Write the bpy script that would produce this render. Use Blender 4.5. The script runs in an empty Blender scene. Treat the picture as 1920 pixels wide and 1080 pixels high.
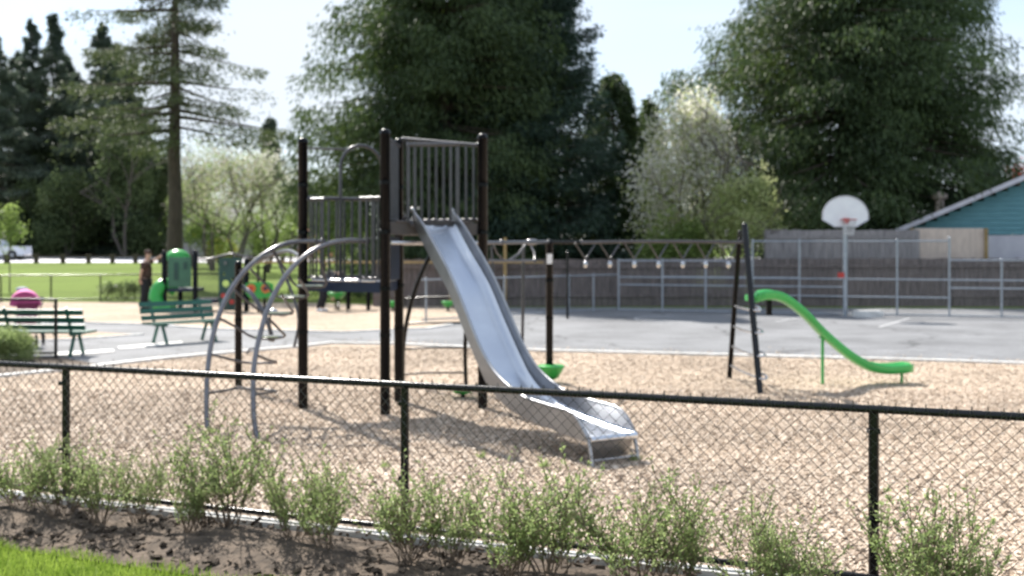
import bpy, math, random
import numpy as np
from mathutils import Vector, Matrix
R = math.radians
S = bpy.context.scene
random.seed(7)
rng = np.random.default_rng(7)

# ------------------------------------------------------------------ camera, world, sun, exposure
CAMH = 1.87; F = 2000.0; HY = 465.0
cd = bpy.data.cameras.new('camera'); cam = bpy.data.objects.new('camera', cd)
S.collection.objects.link(cam); S.camera = cam
cam.location = (0, 0, CAMH); cam.rotation_euler = (R(90), 0, 0)
cd.sensor_width = 36; cd.lens = 36 * F / 1920; cd.shift_y = -75 / 1920
cd.clip_start = .05; cd.clip_end = 4000
cd.dof.use_dof = True; cd.dof.focus_distance = 2.7
cd.dof.aperture_fstop = (cd.lens / 1000) / 0.0100     # 10 mm pupil: the whole photo is a little out of focus
SUN_EL = 46; SUN_AZ = -29                              # degrees; azimuth from +Y towards +X
w = bpy.data.worlds.new('World'); S.world = w; w.use_nodes = True
nt = w.node_tree; bg = nt.nodes['Background']; sky = nt.nodes.new('ShaderNodeTexSky')
sky.sky_type = 'NISHITA'; sky.sun_disc = False; sky.sun_elevation = R(SUN_EL); sky.sun_rotation = R(SUN_AZ)
sky.air_density = 1.0; sky.dust_density = .7; sky.ozone_density = 1.6
# thin high cloud over the blue
wtc = nt.nodes.new('ShaderNodeTexCoord'); wmp = nt.nodes.new('ShaderNodeMapping'); wmp.inputs['Scale'].default_value = (1.2, 1.2, 4.5)
wn = nt.nodes.new('ShaderNodeTexNoise'); wn.inputs['Scale'].default_value = 1.6; wn.inputs['Detail'].default_value = 5; wn.inputs['Distortion'].default_value = .4
wr_ = nt.nodes.new('ShaderNodeMapRange'); wr_.inputs[1].default_value = .36; wr_.inputs[2].default_value = .62; wr_.inputs[3].default_value = .45; wr_.inputs[4].default_value = 1.0
wm = nt.nodes.new('ShaderNodeMix'); wm.data_type = 'RGBA'; wm.inputs[7].default_value = (3.55, 4.15, 5.1, 1)
wc = nt.nodes.new('ShaderNodeMix'); wc.data_type = 'RGBA'; wc.inputs[6].default_value = (2.9, 3.75, 5.0, 1); wc.inputs[7].default_value = (4.3, 4.7, 5.2, 1)
nt.links.new(wtc.outputs['Generated'], wmp.inputs[0]); nt.links.new(wmp.outputs[0], wn.inputs[0]); nt.links.new(wn.outputs[0], wr_.inputs[0])
nt.links.new(wr_.outputs[0], wm.inputs[0]); nt.links.new(wr_.outputs[0], wc.inputs[0]); nt.links.new(wc.outputs[2], wm.inputs[7]); nt.links.new(sky.outputs[0], wm.inputs[6])
nt.links.new(wm.outputs[2], bg.inputs[0]); bg.inputs[1].default_value = .11
sl = bpy.data.lights.new('sun', 'SUN'); so = bpy.data.objects.new('sun', sl); S.collection.objects.link(so)
sl.energy = 5.0; sl.angle = R(.5); sl.color = (1, .95, .87)
sd = Vector((math.sin(R(SUN_AZ)) * math.cos(R(SUN_EL)), math.cos(R(SUN_AZ)) * math.cos(R(SUN_EL)), math.sin(R(SUN_EL))))
so.rotation_euler = sd.to_track_quat('Z', 'Y').to_euler(); so.location = sd * 60
S.view_settings.view_transform = 'Standard'; S.view_settings.look = 'None'
S.view_settings.exposure = 1.0; S.view_settings.gamma = 1

# ------------------------------------------------------------------ helpers
def G(px, py, z=0):
    Y = F * (CAMH - z) / (py - HY); return Vector(((px - 960) * Y / F, Y, z))
def W(px, py, Y):
    return Vector(((px - 960) * Y / F, Y, CAMH - (py - HY) * Y / F))
COL = S.collection
WORLD = {}
def tag(o, label=None, cat=None, group=None, kind=None):
    if label: o['label'] = label
    if cat: o['category'] = cat
    if group: o['group'] = group
    if kind: o['kind'] = kind
    return o
def thing(name, label, cat, loc=(0, 0, 0), rz=0, group=None):
    o = bpy.data.objects.new(name, None); COL.objects.link(o)
    o.location = loc; o.rotation_euler = (0, 0, rz); o.empty_display_size = .3
    return tag(o, label, cat, group)
def copy_tree(o, parent=None):
    c = o.copy(); COL.objects.link(c); c.parent = parent
    for ch in [x for x in KIDS.get(o.name, [])]:
        d = copy_tree(ch, c); KIDS.setdefault(c.name, []).append(d)
    return c
KIDS = {}
class MB:
    def __init__(s): s.v = []; s.f = []; s.sm = []; s.n = 0; s.arr = []
    def add(s, vs, fs, smooth=False):
        b = s.n; s.v.extend([tuple(v) for v in vs]); s.n += len(vs)
        for f in fs: s.f.append(tuple(i + b for i in f)); s.sm.append(smooth)
    def box(s, c, size, rz=0, M=None):
        hx, hy, hz = size[0] / 2, size[1] / 2, size[2] / 2
        M = M or Matrix.Rotation(rz, 3, 'Z'); c = Vector(c)
        vs = [c + M @ Vector((x * hx, y * hy, z * hz)) for x in (-1, 1) for y in (-1, 1) for z in (-1, 1)]
        s.add(vs, [(0, 1, 3, 2), (4, 6, 7, 5), (0, 4, 5, 1), (2, 3, 7, 6), (0, 2, 6, 4), (1, 5, 7, 3)])
    def bar(s, p, q, wd, ht, up=(0, 0, 1)):
        p = Vector(p); q = Vector(q); d = (q - p); L = d.length; d.normalize()
        up = Vector(up); x = d.cross(up)
        if x.length < 1e-4: x = d.cross(Vector((0, 1, 0)))
        x.normalize(); z = x.cross(d)
        M = Matrix((x, d, z)).transposed(); s.box((p + q) / 2, (wd, L, ht), M=M)
    def tube(s, pts, r, n=8, cap=True, smooth=True):
        pts = [Vector(p) for p in pts]; k = len(pts)
        rr = r if isinstance(r, (list, tuple)) else [r] * k
        t0 = (pts[1] - pts[0]).normalized()
        a = t0.cross(Vector((0, 0, 1)))
        if a.length < .05: a = t0.cross(Vector((1, 0, 0)))
        a.normalize(); vs = []
        for i, p in enumerate(pts):
            t = (pts[min(i + 1, k - 1)] - pts[max(i - 1, 0)])
            if t.length < 1e-9: t = t0
            t.normalize(); a = (a - t * a.dot(t)); a.normalize(); b = t.cross(a)
            for j in range(n):
                th = 2 * math.pi * j / n; vs.append(p + (a * math.cos(th) + b * math.sin(th)) * rr[i])
        fs = [(i * n + j, i * n + (j + 1) % n, (i + 1) * n + (j + 1) % n, (i + 1) * n + j) for i in range(k - 1) for j in range(n)]
        s.add(vs, fs, smooth)
        if cap: s.add(vs[:n], [tuple(range(n - 1, -1, -1))]); s.add(vs[-n:], [tuple(range(n))])
    def lathe(s, c, prof, n=16, M=None, smooth=True):
        c = Vector(c); M = M or Matrix.Identity(3); vs = []
        for r, z in prof:
            for j in range(n):
                th = 2 * math.pi * j / n; vs.append(c + M @ Vector((r * math.cos(th), r * math.sin(th), z)))
        k = len(prof)
        s.add(vs, [(i * n + j, i * n + (j + 1) % n, (i + 1) * n + (j + 1) % n, (i + 1) * n + j) for i in range(k - 1) for j in range(n)], smooth)
        s.add(vs[:n], [tuple(range(n - 1, -1, -1))]); s.add(vs[-n:], [tuple(range(n))])
    def ball(s, c, r, n=10, m=6, sc=(1, 1, 1)):
        prof = [(r * math.sin(math.pi * max(.02, min(.98, i / m))), -r * math.cos(math.pi * i / m)) for i in range(m + 1)]
        s.lathe(c, prof, n, Matrix.Diagonal(sc))
    def prism(s, poly, z0, z1):   # poly: list of xy (ccw)
        n = len(poly)
        vs = [(x, y, z0) for x, y in poly] + [(x, y, z1) for x, y in poly]
        s.add(vs, [tuple(range(n - 1, -1, -1)), tuple(range(n, 2 * n))] + [(i, (i + 1) % n, n + (i + 1) % n, n + i) for i in range(n)])
    def plate(s, poly3, off):     # polygon in 3D extruded by vector off
        n = len(poly3); off = Vector(off); a = [Vector(p) for p in poly3]
        s.add(a + [p + off for p in a], [tuple(range(n - 1, -1, -1)), tuple(range(n, 2 * n))] + [(i, (i + 1) % n, n + (i + 1) % n, n + i) for i in range(n)])
    def quads(s, A): s.arr.append(np.asarray(A, dtype=np.float32).reshape(-1, 4, 3))   # N,4,3
    def build(s, name, m, parent=None, world=False, pre=None):
        me = bpy.data.meshes.new(name)
        off = np.zeros(3, np.float32)
        if parent is not None and world: off = np.array(WORLD_LOC(parent), np.float32)
        V = [np.array(s.v, np.float32).reshape(-1, 3)] + [a.reshape(-1, 3) for a in s.arr]
        V = np.concatenate(V) - off
        lens = [len(f) for f in s.f]; li = [i for f in s.f for i in f]
        nq = sum(a.shape[0] for a in s.arr)
        li = np.concatenate([np.array(li, np.int32), np.arange(nq * 4, dtype=np.int32) + s.n])
        lens = np.concatenate([np.array(lens, np.int32), np.full(nq, 4, np.int32)])
        st = np.concatenate([[0], np.cumsum(lens)[:-1]]).astype(np.int32)
        me.vertices.add(len(V)); me.vertices.foreach_set('co', V.ravel())
        me.loops.add(len(li)); me.loops.foreach_set('vertex_index', li)
        me.polygons.add(len(lens)); me.polygons.foreach_set('loop_start', st); me.polygons.foreach_set('loop_total', lens)
        sm = np.concatenate([np.array(s.sm, bool), np.zeros(nq, bool)]); me.polygons.foreach_set('use_smooth', sm)
        me.update(calc_edges=True); me.validate()
        me.materials.append(m)
        o = bpy.data.objects.new(name, me); COL.objects.link(o)
        if parent is not None:
            o.parent = parent; KIDS.setdefault(parent.name, []).append(o)
        return o
def WORLD_LOC(o):
    v = Vector((0, 0, 0))
    while o is not None: v = v + o.location; o = o.parent
    return v
def bez(pts, n=8):
    """Catmull-Rom through points"""
    P = [Vector(p) for p in pts]; P = [P[0] * 2 - P[1]] + P + [P[-1] * 2 - P[-2]]; out = []
    for i in range(1, len(P) - 2):
        for k in range(n):
            t = k / n; a, b, c, d = P[i - 1], P[i], P[i + 1], P[i + 2]
            out.append(.5 * ((2 * b) + (c - a) * t + (2 * a - 5 * b + 4 * c - d) * t * t + (3 * b - a - 3 * c + d) * t ** 3))
    out.append(P[-2]); return out

# ------------------------------------------------------------------ materials
def mat(name, col, rough=.6, metal=0, col2=None, scale=5, bump=0, bscale=None, spec=.5, coat=0, stretch=None, detail=5):
    m = bpy.data.materials.new(name); m.use_nodes = True; t = m.node_tree; b = t.nodes['Principled BSDF']
    b.inputs['Roughness'].default_value = rough; b.inputs['Metallic'].default_value = metal
    b.inputs['Specular IOR Level'].default_value = spec; b.inputs['Coat Weight'].default_value = coat
    tc = t.nodes.new('ShaderNodeTexCoord'); mp = t.nodes.new('ShaderNodeMapping')
    t.links.new(tc.outputs['Object'], mp.inputs[0])
    if stretch: mp.inputs['Scale'].default_value = stretch
    n = t.nodes.new('ShaderNodeTexNoise'); n.inputs['Scale'].default_value = scale; n.inputs['Detail'].default_value = detail
    t.links.new(mp.outputs[0], n.inputs[0])
    r = t.nodes.new('ShaderNodeValToRGB'); c2 = col2 or tuple(c * .8 for c in col)
    r.color_ramp.elements[0].position = .35; r.color_ramp.elements[1].position = .65
    r.color_ramp.elements[0].color = (*c2, 1); r.color_ramp.elements[1].color = (*col, 1)
    t.links.new(n.outputs[0], r.inputs[0]); t.links.new(r.outputs[0], b.inputs['Base Color'])
    if bump:
        n2 = t.nodes.new('ShaderNodeTexNoise'); n2.inputs['Scale'].default_value = bscale or scale * 4; n2.inputs['Detail'].default_value = 4
        t.links.new(mp.outputs[0], n2.inputs[0]); bp = t.nodes.new('ShaderNodeBump'); bp.inputs['Strength'].default_value = bump
        bp.inputs['Distance'].default_value = .02
        t.links.new(n2.outputs[0], bp.inputs['Height']); t.links.new(bp.outputs[0], b.inputs['Normal'])
    return m
def leafmat(name, a, b_, trans=.35, scale=1.2, tr=None, c3=None):
    """foliage: colour varies in clumps and from leaf to leaf; thin leaves let light through"""
    m = bpy.data.materials.new(name); m.use_nodes = True; t = m.node_tree; b = t.nodes['Principled BSDF']
    b.inputs['Roughness'].default_value = .55; b.inputs['Specular IOR Level'].default_value = .3
    tc = t.nodes.new('ShaderNodeTexCoord'); n = t.nodes.new('ShaderNodeTexNoise'); n.inputs['Scale'].default_value = scale; n.inputs['Detail'].default_value = 3
    n2 = t.nodes.new('ShaderNodeTexNoise'); n2.inputs['Scale'].default_value = scale * 14; n2.inputs['Detail'].default_value = 1
    t.links.new(tc.outputs['Object'], n.inputs[0]); t.links.new(tc.outputs['Object'], n2.inputs[0])
    mx = t.nodes.new('ShaderNodeMath'); mx.operation = 'ADD'; t.links.new(n.outputs[0], mx.inputs[0]); t.links.new(n2.outputs[0], mx.inputs[1])
    r = t.nodes.new('ShaderNodeValToRGB'); e = r.color_ramp.elements
    mr = t.nodes.new('ShaderNodeMath'); mr.operation = 'MULTIPLY'; mr.inputs[1].default_value = .5
    t.links.new(mx.outputs[0], mr.inputs[0]); t.links.new(mr.outputs[0], r.inputs[0])
    e[0].position = .38; e[1].position = .6; e[0].color = (*a, 1); e[1].color = (*b_, 1)
    if c3: k = e.new(.66); k.color = (*c3, 1)
    t.links.new(r.outputs[0], b.inputs['Base Color'])
    tl = t.nodes.new('ShaderNodeBsdfTranslucent'); ms = t.nodes.new('ShaderNodeMixShader'); ms.inputs[0].default_value = trans
    if tr:
        g = t.nodes.new('ShaderNodeMix'); g.data_type = 'RGBA'; g.blend_type = 'MULTIPLY'; g.inputs[0].default_value = 1
        t.links.new(r.outputs[0], g.inputs[6]); g.inputs[7].default_value = (*tr, 1); t.links.new(g.outputs[2], tl.inputs[0])
    else: t.links.new(r.outputs[0], tl.inputs[0])
    t.links.new(b.outputs[0], ms.inputs[1]); t.links.new(tl.outputs[0], ms.inputs[2])
    t.links.new(ms.outputs[0], t.nodes['Material Output'].inputs[0])
    return m
M = {}
M['post'] = mat('black_brown_powdercoat', (.0045, .0045, .006), .26, 0, (.003, .003, .004), 3, .03, 60, spec=.16)
M['blackpaint'] = mat('black_vinyl_paint', (.006, .006, .007), .25, 0, (.009, .009, .010), 12, .08, 90, spec=.35)
M['wire'] = mat('black_vinyl_wire', (.035, .035, .037), .28)
M['blue'] = mat('dark_blue_coating', (.016, .026, .06), .4, 0, (.012, .02, .045), 4, spec=.3)
M['grey'] = mat('grey_powdercoat_tube', (.085, .083, .092), .28, .3, (.065, .063, .07), 6, .05, 60)
M['silver'] = mat('silver_tube', (.21, .205, .215), .24, .7, (.16, .155, .165), 7)
M['bright'] = mat('bright_worn_steel', (.62, .62, .65), .22, .85, (.5, .5, .53), 9)
M['deck'] = mat('brown_grey_deck', (.075, .062, .06), .5, 0, (.05, .045, .045), 8, .1)
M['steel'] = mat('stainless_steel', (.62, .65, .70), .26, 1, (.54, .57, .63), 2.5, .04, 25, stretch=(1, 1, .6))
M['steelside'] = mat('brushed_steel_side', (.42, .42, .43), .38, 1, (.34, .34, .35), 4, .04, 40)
M['green'] = mat('bright_green_plastic', (.05, .42, .10), .3, 0, (.045, .36, .085), 3, coat=.15)
M['greenpod'] = mat('green_plastic', (.03, .36, .06), .35, 0, (.03, .30, .05), 4)
M['benchgreen'] = mat('dark_green_paint', (.012, .11, .075), .4, 0, (.010, .085, .058), 8, .15, 60)
M['panelgreen'] = mat('forest_green_panel', (.045, .15, .09), .45, 0, (.035, .12, .075), 3)
M['darkpanel'] = mat('deep_green_panel', (.012, .06, .05), .4)
M['concrete'] = mat('pale_concrete', (.72, .71, .69), .8, 0, (.50, .49, .47), 6, .3, 50)
M['galv'] = mat('galvanised_tube', (.36, .39, .43), .4, .6, (.28, .31, .35), 10)
M['galvwire'] = mat('galvanised_wire', (.22, .23, .25), .5, .3)
M['fencewood'] = mat('weathered_dark_boards', (.19, .155, .145), .85, 0, (.085, .07, .066), 3, .4, 20, stretch=(7, 7, .6))
M['fencewood2'] = mat('grey_weathered_boards', (.30, .28, .28), .85, 0, (.18, .165, .17), 3, .4, 20, stretch=(6, 6, .6))
M['newwood'] = mat('yellow_brown_timber', (.38, .27, .12), .8, 0, (.28, .19, .08), 5, .2)
M['ply'] = mat('pale_plywood', (.66, .54, .46), .8, 0, (.52, .42, .36), 2, .1, stretch=(3, 3, 1))
M['teal'] = mat('teal_siding', (.12, .29, .34), .6, 0, (.09, .235, .28), 2, .1, stretch=(1, 1, 6))
M['whitewall'] = mat('off_white_wall', (.62, .60, .66), .7, 0, (.52, .50, .57), 2)
M['white'] = mat('white_paint', (.8, .8, .82), .4, 0, (.74, .74, .77), 5)
M['red'] = mat('red_paint', (.5, .04, .03), .45)
M['roof'] = mat('grey_shingle', (.25, .24, .24), .85, 0, (.17, .165, .165), 9, .3)
M['bark'] = mat('brown_bark', (.10, .075, .06), .9, 0, (.05, .038, .03), 5, .8, 22, stretch=(3, 3, .5))
M['barkgrey'] = mat('grey_bark', (.12, .10, .085), .9, 0, (.06, .05, .045), 6, .6, 22, stretch=(3, 3, .5))
M['cedar'] = leafmat('cedar_foliage', (.030, .052, .025), (.085, .125, .050), .36, .45, (1.3, 1.3, .7), (.12, .17, .07))
M['fir'] = leafmat('fir_foliage', (.022, .045, .034), (.055, .09, .060), .25, .4)
M['farfir'] = leafmat('hazed_far_fir_foliage', (.055, .080, .062), (.12, .15, .10), .35, .25)  # distance haze is put into the colour: needles lightened towards grey-green
M['firlight'] = leafmat('open_fir_foliage', (.045, .065, .032), (.12, .145, .06), .35, .5)
M['broad'] = leafmat('dark_broadleaf_foliage', (.055, .085, .040), (.14, .18, .07), .45, .3)  # leaf tone raised so the far belt carries haze in its colour
M['fresh'] = leafmat('fresh_green_foliage', (.13, .19, .055), (.33, .42, .13), .55, .6)
M['blossom'] = leafmat('white_blossom', (.60, .58, .52), (.88, .86, .80), .6, 1)
M['bud'] = leafmat('pale_bud_haze', (.30, .27, .20), (.50, .47, .38), .4, 1)
M['whitetree'] = leafmat('cream_and_green_foliage', (.24, .32, .09), (.60, .62, .34), .6, 1.2)
M['yellow'] = leafmat('yellow_flowers', (.16, .20, .04), (.45, .38, .04), .4, 1.5)
M['redleaf'] = leafmat('red_leaves', (.28, .04, .04), (.5, .12, .12), .5, 1.5)
M['pinkleaf'] = leafmat('pink_blossom', (.5, .2, .17), (.7, .38, .33), .5, 1.5)
M['shrub'] = leafmat('young_shrub_leaves', (.20, .27, .09), (.38, .46, .20), .55, 4)
M['twig'] = mat('brown_twig', (.20, .145, .10), .8, 0, (.12, .085, .06), 12)
M['soil'] = mat('dark_bark_mulch', (.13, .095, .068), .95, 0, (.045, .032, .022), 9, .9, 30)
M['skin'] = mat('skin', (.55, .33, .25), .5, 0, (.50, .29, .21), 6)
M['brown'] = mat('brown_cotton', (.075, .04, .032), .9, 0, (.06, .032, .026), 8)
M['darkcloth'] = mat('black_cloth', (.016, .017, .024), .9)
M['hair'] = mat('dark_hair', (.04, .025, .018), .7)
M['pink'] = mat('pink_fabric', (.75, .16, .42), .75, 0, (.62, .12, .35), 5)
M['magenta'] = mat('magenta_fabric', (.25, .03, .10), .8)
M['greyfab'] = mat('pale_grey_fabric', (.5, .5, .56), .8)
M['rubber'] = mat('black_rubber', (.015, .015, .015), .7)
M['chrome'] = mat('alloy_wheel', (.6, .6, .62), .3, .9)
M['glass'] = mat('dark_window_glass', (.02, .025, .03), .08, 0, spec=.8)
M['truck'] = mat('white_car_paint', (.62, .65, .74), .25, 0, (.58, .61, .70), 2, coat=.5)
M['orange'] = mat('orange_plastic', (.72, .18, .05), .4)
M['signyellow'] = mat('yellow_sign_face', (.75, .45, .02), .4)
M['net'] = mat('white_net_cord', (.62, .62, .62), .8)

def ground_mat(name, stops, vs, noise=.5, bump=.6, rough=.95, spec=.12, cracks=False):
    """small flakes: voronoi cells each with its own tone, over slow patches"""
    m = bpy.data.materials.new(name); m.use_nodes = True; t = m.node_tree; b = t.nodes['Principled BSDF']
    b.inputs['Roughness'].default_value = rough; b.inputs['Specular IOR Level'].default_value = spec
    tc = t.nodes.new('ShaderNodeTexCoord'); v = t.nodes.new('ShaderNodeTexVoronoi'); v.inputs['Scale'].default_value = vs
    t.links.new(tc.outputs['Object'], v.inputs[0])
    sep = t.nodes.new('ShaderNodeSeparateColor'); t.links.new(v.outputs['Color'], sep.inputs[0])
    r = t.nodes.new('ShaderNodeValToRGB'); el = r.color_ramp.elements
    el[0].position = stops[0][0]; el[0].color = (*stops[0][1], 1); el[1].position = stops[-1][0]; el[1].color = (*stops[-1][1], 1)
    for p, c in stops[1:-1]: el.new(p).color = (*c, 1)
    t.links.new(sep.outputs[0], r.inputs[0])
    n = t.nodes.new('ShaderNodeTexNoise'); n.inputs['Scale'].default_value = noise; n.inputs['Detail'].default_value = 6
    t.links.new(tc.outputs['Object'], n.inputs[0])
    mr = t.nodes.new('ShaderNodeMapRange'); mr.inputs[1].default_value = .3; mr.inputs[2].default_value = .7; mr.inputs[3].default_value = .78; mr.inputs[4].default_value = 1.15
    t.links.new(n.outputs[0], mr.inputs[0])
    g = t.nodes.new('ShaderNodeVectorMath'); g.operation = 'SCALE'; t.links.new(r.outputs[0], g.inputs[0]); t.links.new(mr.outputs[0], g.inputs['Scale'])
    out = g.outputs[0]
    if cracks:      # thin dark cracks and broad darker stains
        nz = t.nodes.new('ShaderNodeTexNoise'); nz.inputs['Scale'].default_value = .9; nz.inputs['Detail'].default_value = 6; t.links.new(tc.outputs['Object'], nz.inputs[0])
        ad = t.nodes.new('ShaderNodeMix'); ad.data_type = 'RGBA'; ad.inputs[0].default_value = .45; t.links.new(tc.outputs['Object'], ad.inputs[6]); t.links.new(nz.outputs['Color'], ad.inputs[7])
        vc = t.nodes.new('ShaderNodeTexVoronoi'); vc.feature = 'DISTANCE_TO_EDGE'; vc.inputs['Scale'].default_value = .42; t.links.new(ad.outputs[2], vc.inputs[0])
        m1 = t.nodes.new('ShaderNodeMapRange'); m1.inputs[1].default_value = .0; m1.inputs[2].default_value = .012; m1.inputs[3].default_value = .5; m1.inputs[4].default_value = 1; t.links.new(vc.outputs['Distance'], m1.inputs[0])
        m2 = t.nodes.new('ShaderNodeMapRange'); m2.inputs[1].default_value = .35; m2.inputs[2].default_value = .5; m2.inputs[3].default_value = .84; m2.inputs[4].default_value = 1; t.links.new(nz.outputs[0], m2.inputs[0])
        mm = t.nodes.new('ShaderNodeMath'); mm.operation = 'MULTIPLY'; t.links.new(m1.outputs[0], mm.inputs[0]); t.links.new(m2.outputs[0], mm.inputs[1])
        g2 = t.nodes.new('ShaderNodeVectorMath'); g2.operation = 'SCALE'; t.links.new(out, g2.inputs[0]); t.links.new(mm.outputs[0], g2.inputs['Scale']); out = g2.outputs[0]
    t.links.new(out, b.inputs['Base Color'])
    if bump:
        bp = t.nodes.new('ShaderNodeBump'); bp.inputs['Strength'].default_value = bump; bp.inputs['Distance'].default_value = .02
        t.links.new(sep.outputs[1], bp.inputs['Height']); t.links.new(bp.outputs[0], b.inputs['Normal'])
    return m
M['chips'] = ground_mat('wood_chips', [(0, (.21, .15, .105)), (.25, (.35, .27, .20)), (.7, (.46, .365, .285)), (1, (.64, .55, .45))], 60, .45, .5)  # sheet toned down: colour includes the shade in gaps between loose chips
M['chip'] = ground_mat('loose_wood_chip', [(0, (.24, .17, .12)), (.2, (.44, .345, .265)), (.7, (.58, .465, .36)), (1, (.79, .695, .59))], 60, .45, 0, .7)
M['asphalt'] = ground_mat('old_asphalt', [(0, (.145, .146, .155)), (.5, (.195, .198, .207)), (1, (.24, .245, .255))], 70, .55, .25, .8, .2, cracks=True)
M['grass'] = ground_mat('lawn_grass', [(0, (.085, .13, .018)), (.5, (.115, .17, .024)), (1, (.15, .20, .035))], 25, .12, .5)
M['blade'] = leafmat('grass_blades', (.15, .24, .03), (.29, .39, .07), .5, 3)
M['paint'] = mat('worn_line_paint', (.5, .5, .5), .8, 0, (.30, .30, .31), 14)

# ------------------------------------------------------------------ setting: ground, lawn, chips, asphalt
def terrain(x, y): 
    if y < 45: return 0.0
    if y < 120: return .75 * (y - 45) / 75
    return .75
def struct(name, mb, m): return tag(mb.build(name, m), kind='structure')
def sheet(poly, z):
    mb = MB(); P = [(p.x, p.y) for p in poly]; n = len(P)
    mb.add([(x, y, z) for x, y in P], [tuple(range(n))]); return mb
mb = MB(); ys = [-60, -20, 0, 5, 10, 20, 30, 38, 45] + list(range(50, 121, 5)) + [160, 240, 400, 800, 1600]; xs = list(range(-1400, 1401, 100))
mb.add([(x, y, terrain(x, y)) for y in ys for x in xs], [(j * len(xs) + i, j * len(xs) + i + 1, (j + 1) * len(xs) + i + 1, (j + 1) * len(xs) + i) for j in range(len(ys) - 1) for i in range(len(xs) - 1)], True)
struct('lawn', mb, M['grass'])
def fy(x): return 7.80 - .39 * (x + 3.29)          # line of the near fence
kerbpx = [(-900, 800), (0, 708), (157, 692), (290, 676), (385, 667), (560, 652), (620, 645), (740, 647), (1000, 659), (1240, 665), (1740, 678), (1920, 684), (2500, 700)]
kerb = [G(*p) for p in kerbpx]
front = [Vector((-9, fy(-9), 0)), Vector((9, fy(9), 0))] + kerb[::-1]
struct('wood_chip_ground', sheet(front, .008), M['chips'])
asph = kerb + [Vector((26, 16.5, 0)), Vector((30, 32.2, 0)), Vector((2.0, 33.5, 0)), Vector((-4, 33.3, 0)), Vector((-30, 33.0, 0)), Vector((-30, 13, 0))]
struct('asphalt_court', sheet(asph, .004), M['asphalt'])
farch = [G(*p) for p in [(-900, 626), (160, 606), (300, 610), (400, 618), (640, 624), (800, 617), (880, 604), (925, 592), (900, 577), (560, 568), (0, 566), (-900, 562)]]
struct('wood_chip_ground', sheet(farch, .010), M['chips'])
wedge = [G(*p) for p in [(-300, 655), (140, 637), (268, 628), (150, 621), (-300, 627)]]
struct('wood_chip_ground', sheet(wedge, .010), M['chips'])
bedl = [G(*p) for p in [(-500, 745), (0, 707), (156, 691), (182, 684), (120, 672), (0, 668), (-500, 664)]]
struct('planting_bed', sheet(bedl, .012), M['soil'])
# soil bed in front of the fence and the mown lawn in the corner
def gy(x): return G(0, 1025).y + (G(350, 1075).y - G(0, 1025).y) / (G(350, 1075).x - G(0, 1025).x) * (x - G(0, 1025).x)
soil = MB(); nx, ny = 220, 26; vs = []
for j in range(ny + 1):
    for i in range(nx + 1):
        x = -9 + 18 * i / nx; y1 = fy(x) - .06; y0 = gy(x) - .05 if x < -.9 else gy(-.9) - .05 - (x + .9) * .52
        t = j / ny; y = y0 + (y1 - y0) * t
        z = .012 + .05 * math.sin(math.pi * t) * (1 + .5 * math.sin(x * 3.1)) + random.uniform(0, .022) * math.sin(math.pi * t)
        vs.append((x, y, z))
soil.add(vs, [(j * (nx + 1) + i, j * (nx + 1) + i + 1, (j + 1) * (nx + 1) + i + 1, (j + 1) * (nx + 1) + i) for j in range(ny) for i in range(nx)], True)
struct('soil_bed', soil, M['soil'])
# mulch lumps
def scatter_chips(N, xy, lmin, lmax, wr, tilt, z0, flat=.25):
    n = len(xy); L = rng.uniform(lmin, lmax, n); Wd = L * rng.uniform(*wr, n); T = Wd * flat
    a = rng.uniform(0, 2 * np.pi, n); tx = rng.normal(0, tilt, n); ty = rng.normal(0, tilt, n)
    d = np.stack([np.cos(a) * np.cos(tx), np.sin(a) * np.cos(tx), np.sin(tx)], 1)
    s = np.stack([-np.sin(a) * np.cos(ty), np.cos(a) * np.cos(ty), np.sin(ty)], 1); u = np.cross(d, s)
    c = np.stack([xy[:, 0], xy[:, 1], z0 + rng.uniform(0, .012, n) + L * .12], 1)
    d = d * (L / 2)[:, None]; s = s * (Wd / 2)[:, None]; u = u * (T / 2)[:, None]
    k = [(-1, -1), (1, -1), (1, 1), (-1, 1)]
    top = np.stack([c + d * i + s * j + u for i, j in k], 1); bot = [c + d * i + s * j - u for i, j in k]
    tp = [top[:, i] for i in range(4)]
    out = [top]
    for i in range(4): out.append(np.stack([bot[i], bot[(i + 1) % 4], tp[(i + 1) % 4], tp[i]], 1))
    return np.concatenate(out)
def near_points(n, ymin, ymax, spread=1.04):
    """random ground points in the strip seen between two distances"""
    y = ymin + (ymax - ymin) * rng.random(n) ** .9; x = (rng.random(n) - .5) * 2 * (y * .5 * spread + 2.6); return np.stack([x, y], 1)
pts = np.concatenate([near_points(190000, 5, 9.5), near_points(125000, 9.5, 14), near_points(52000, 14, 20)])
fyv = 7.80 - .39 * (pts[:, 0] + 3.29); kx = np.array([k.x for k in kerb]); ky = np.array([k.y for k in kerb])
pts = pts[(pts[:, 1] > fyv + .12) & (pts[:, 1] < np.interp(pts[:, 0], kx, ky) - .1)]
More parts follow.
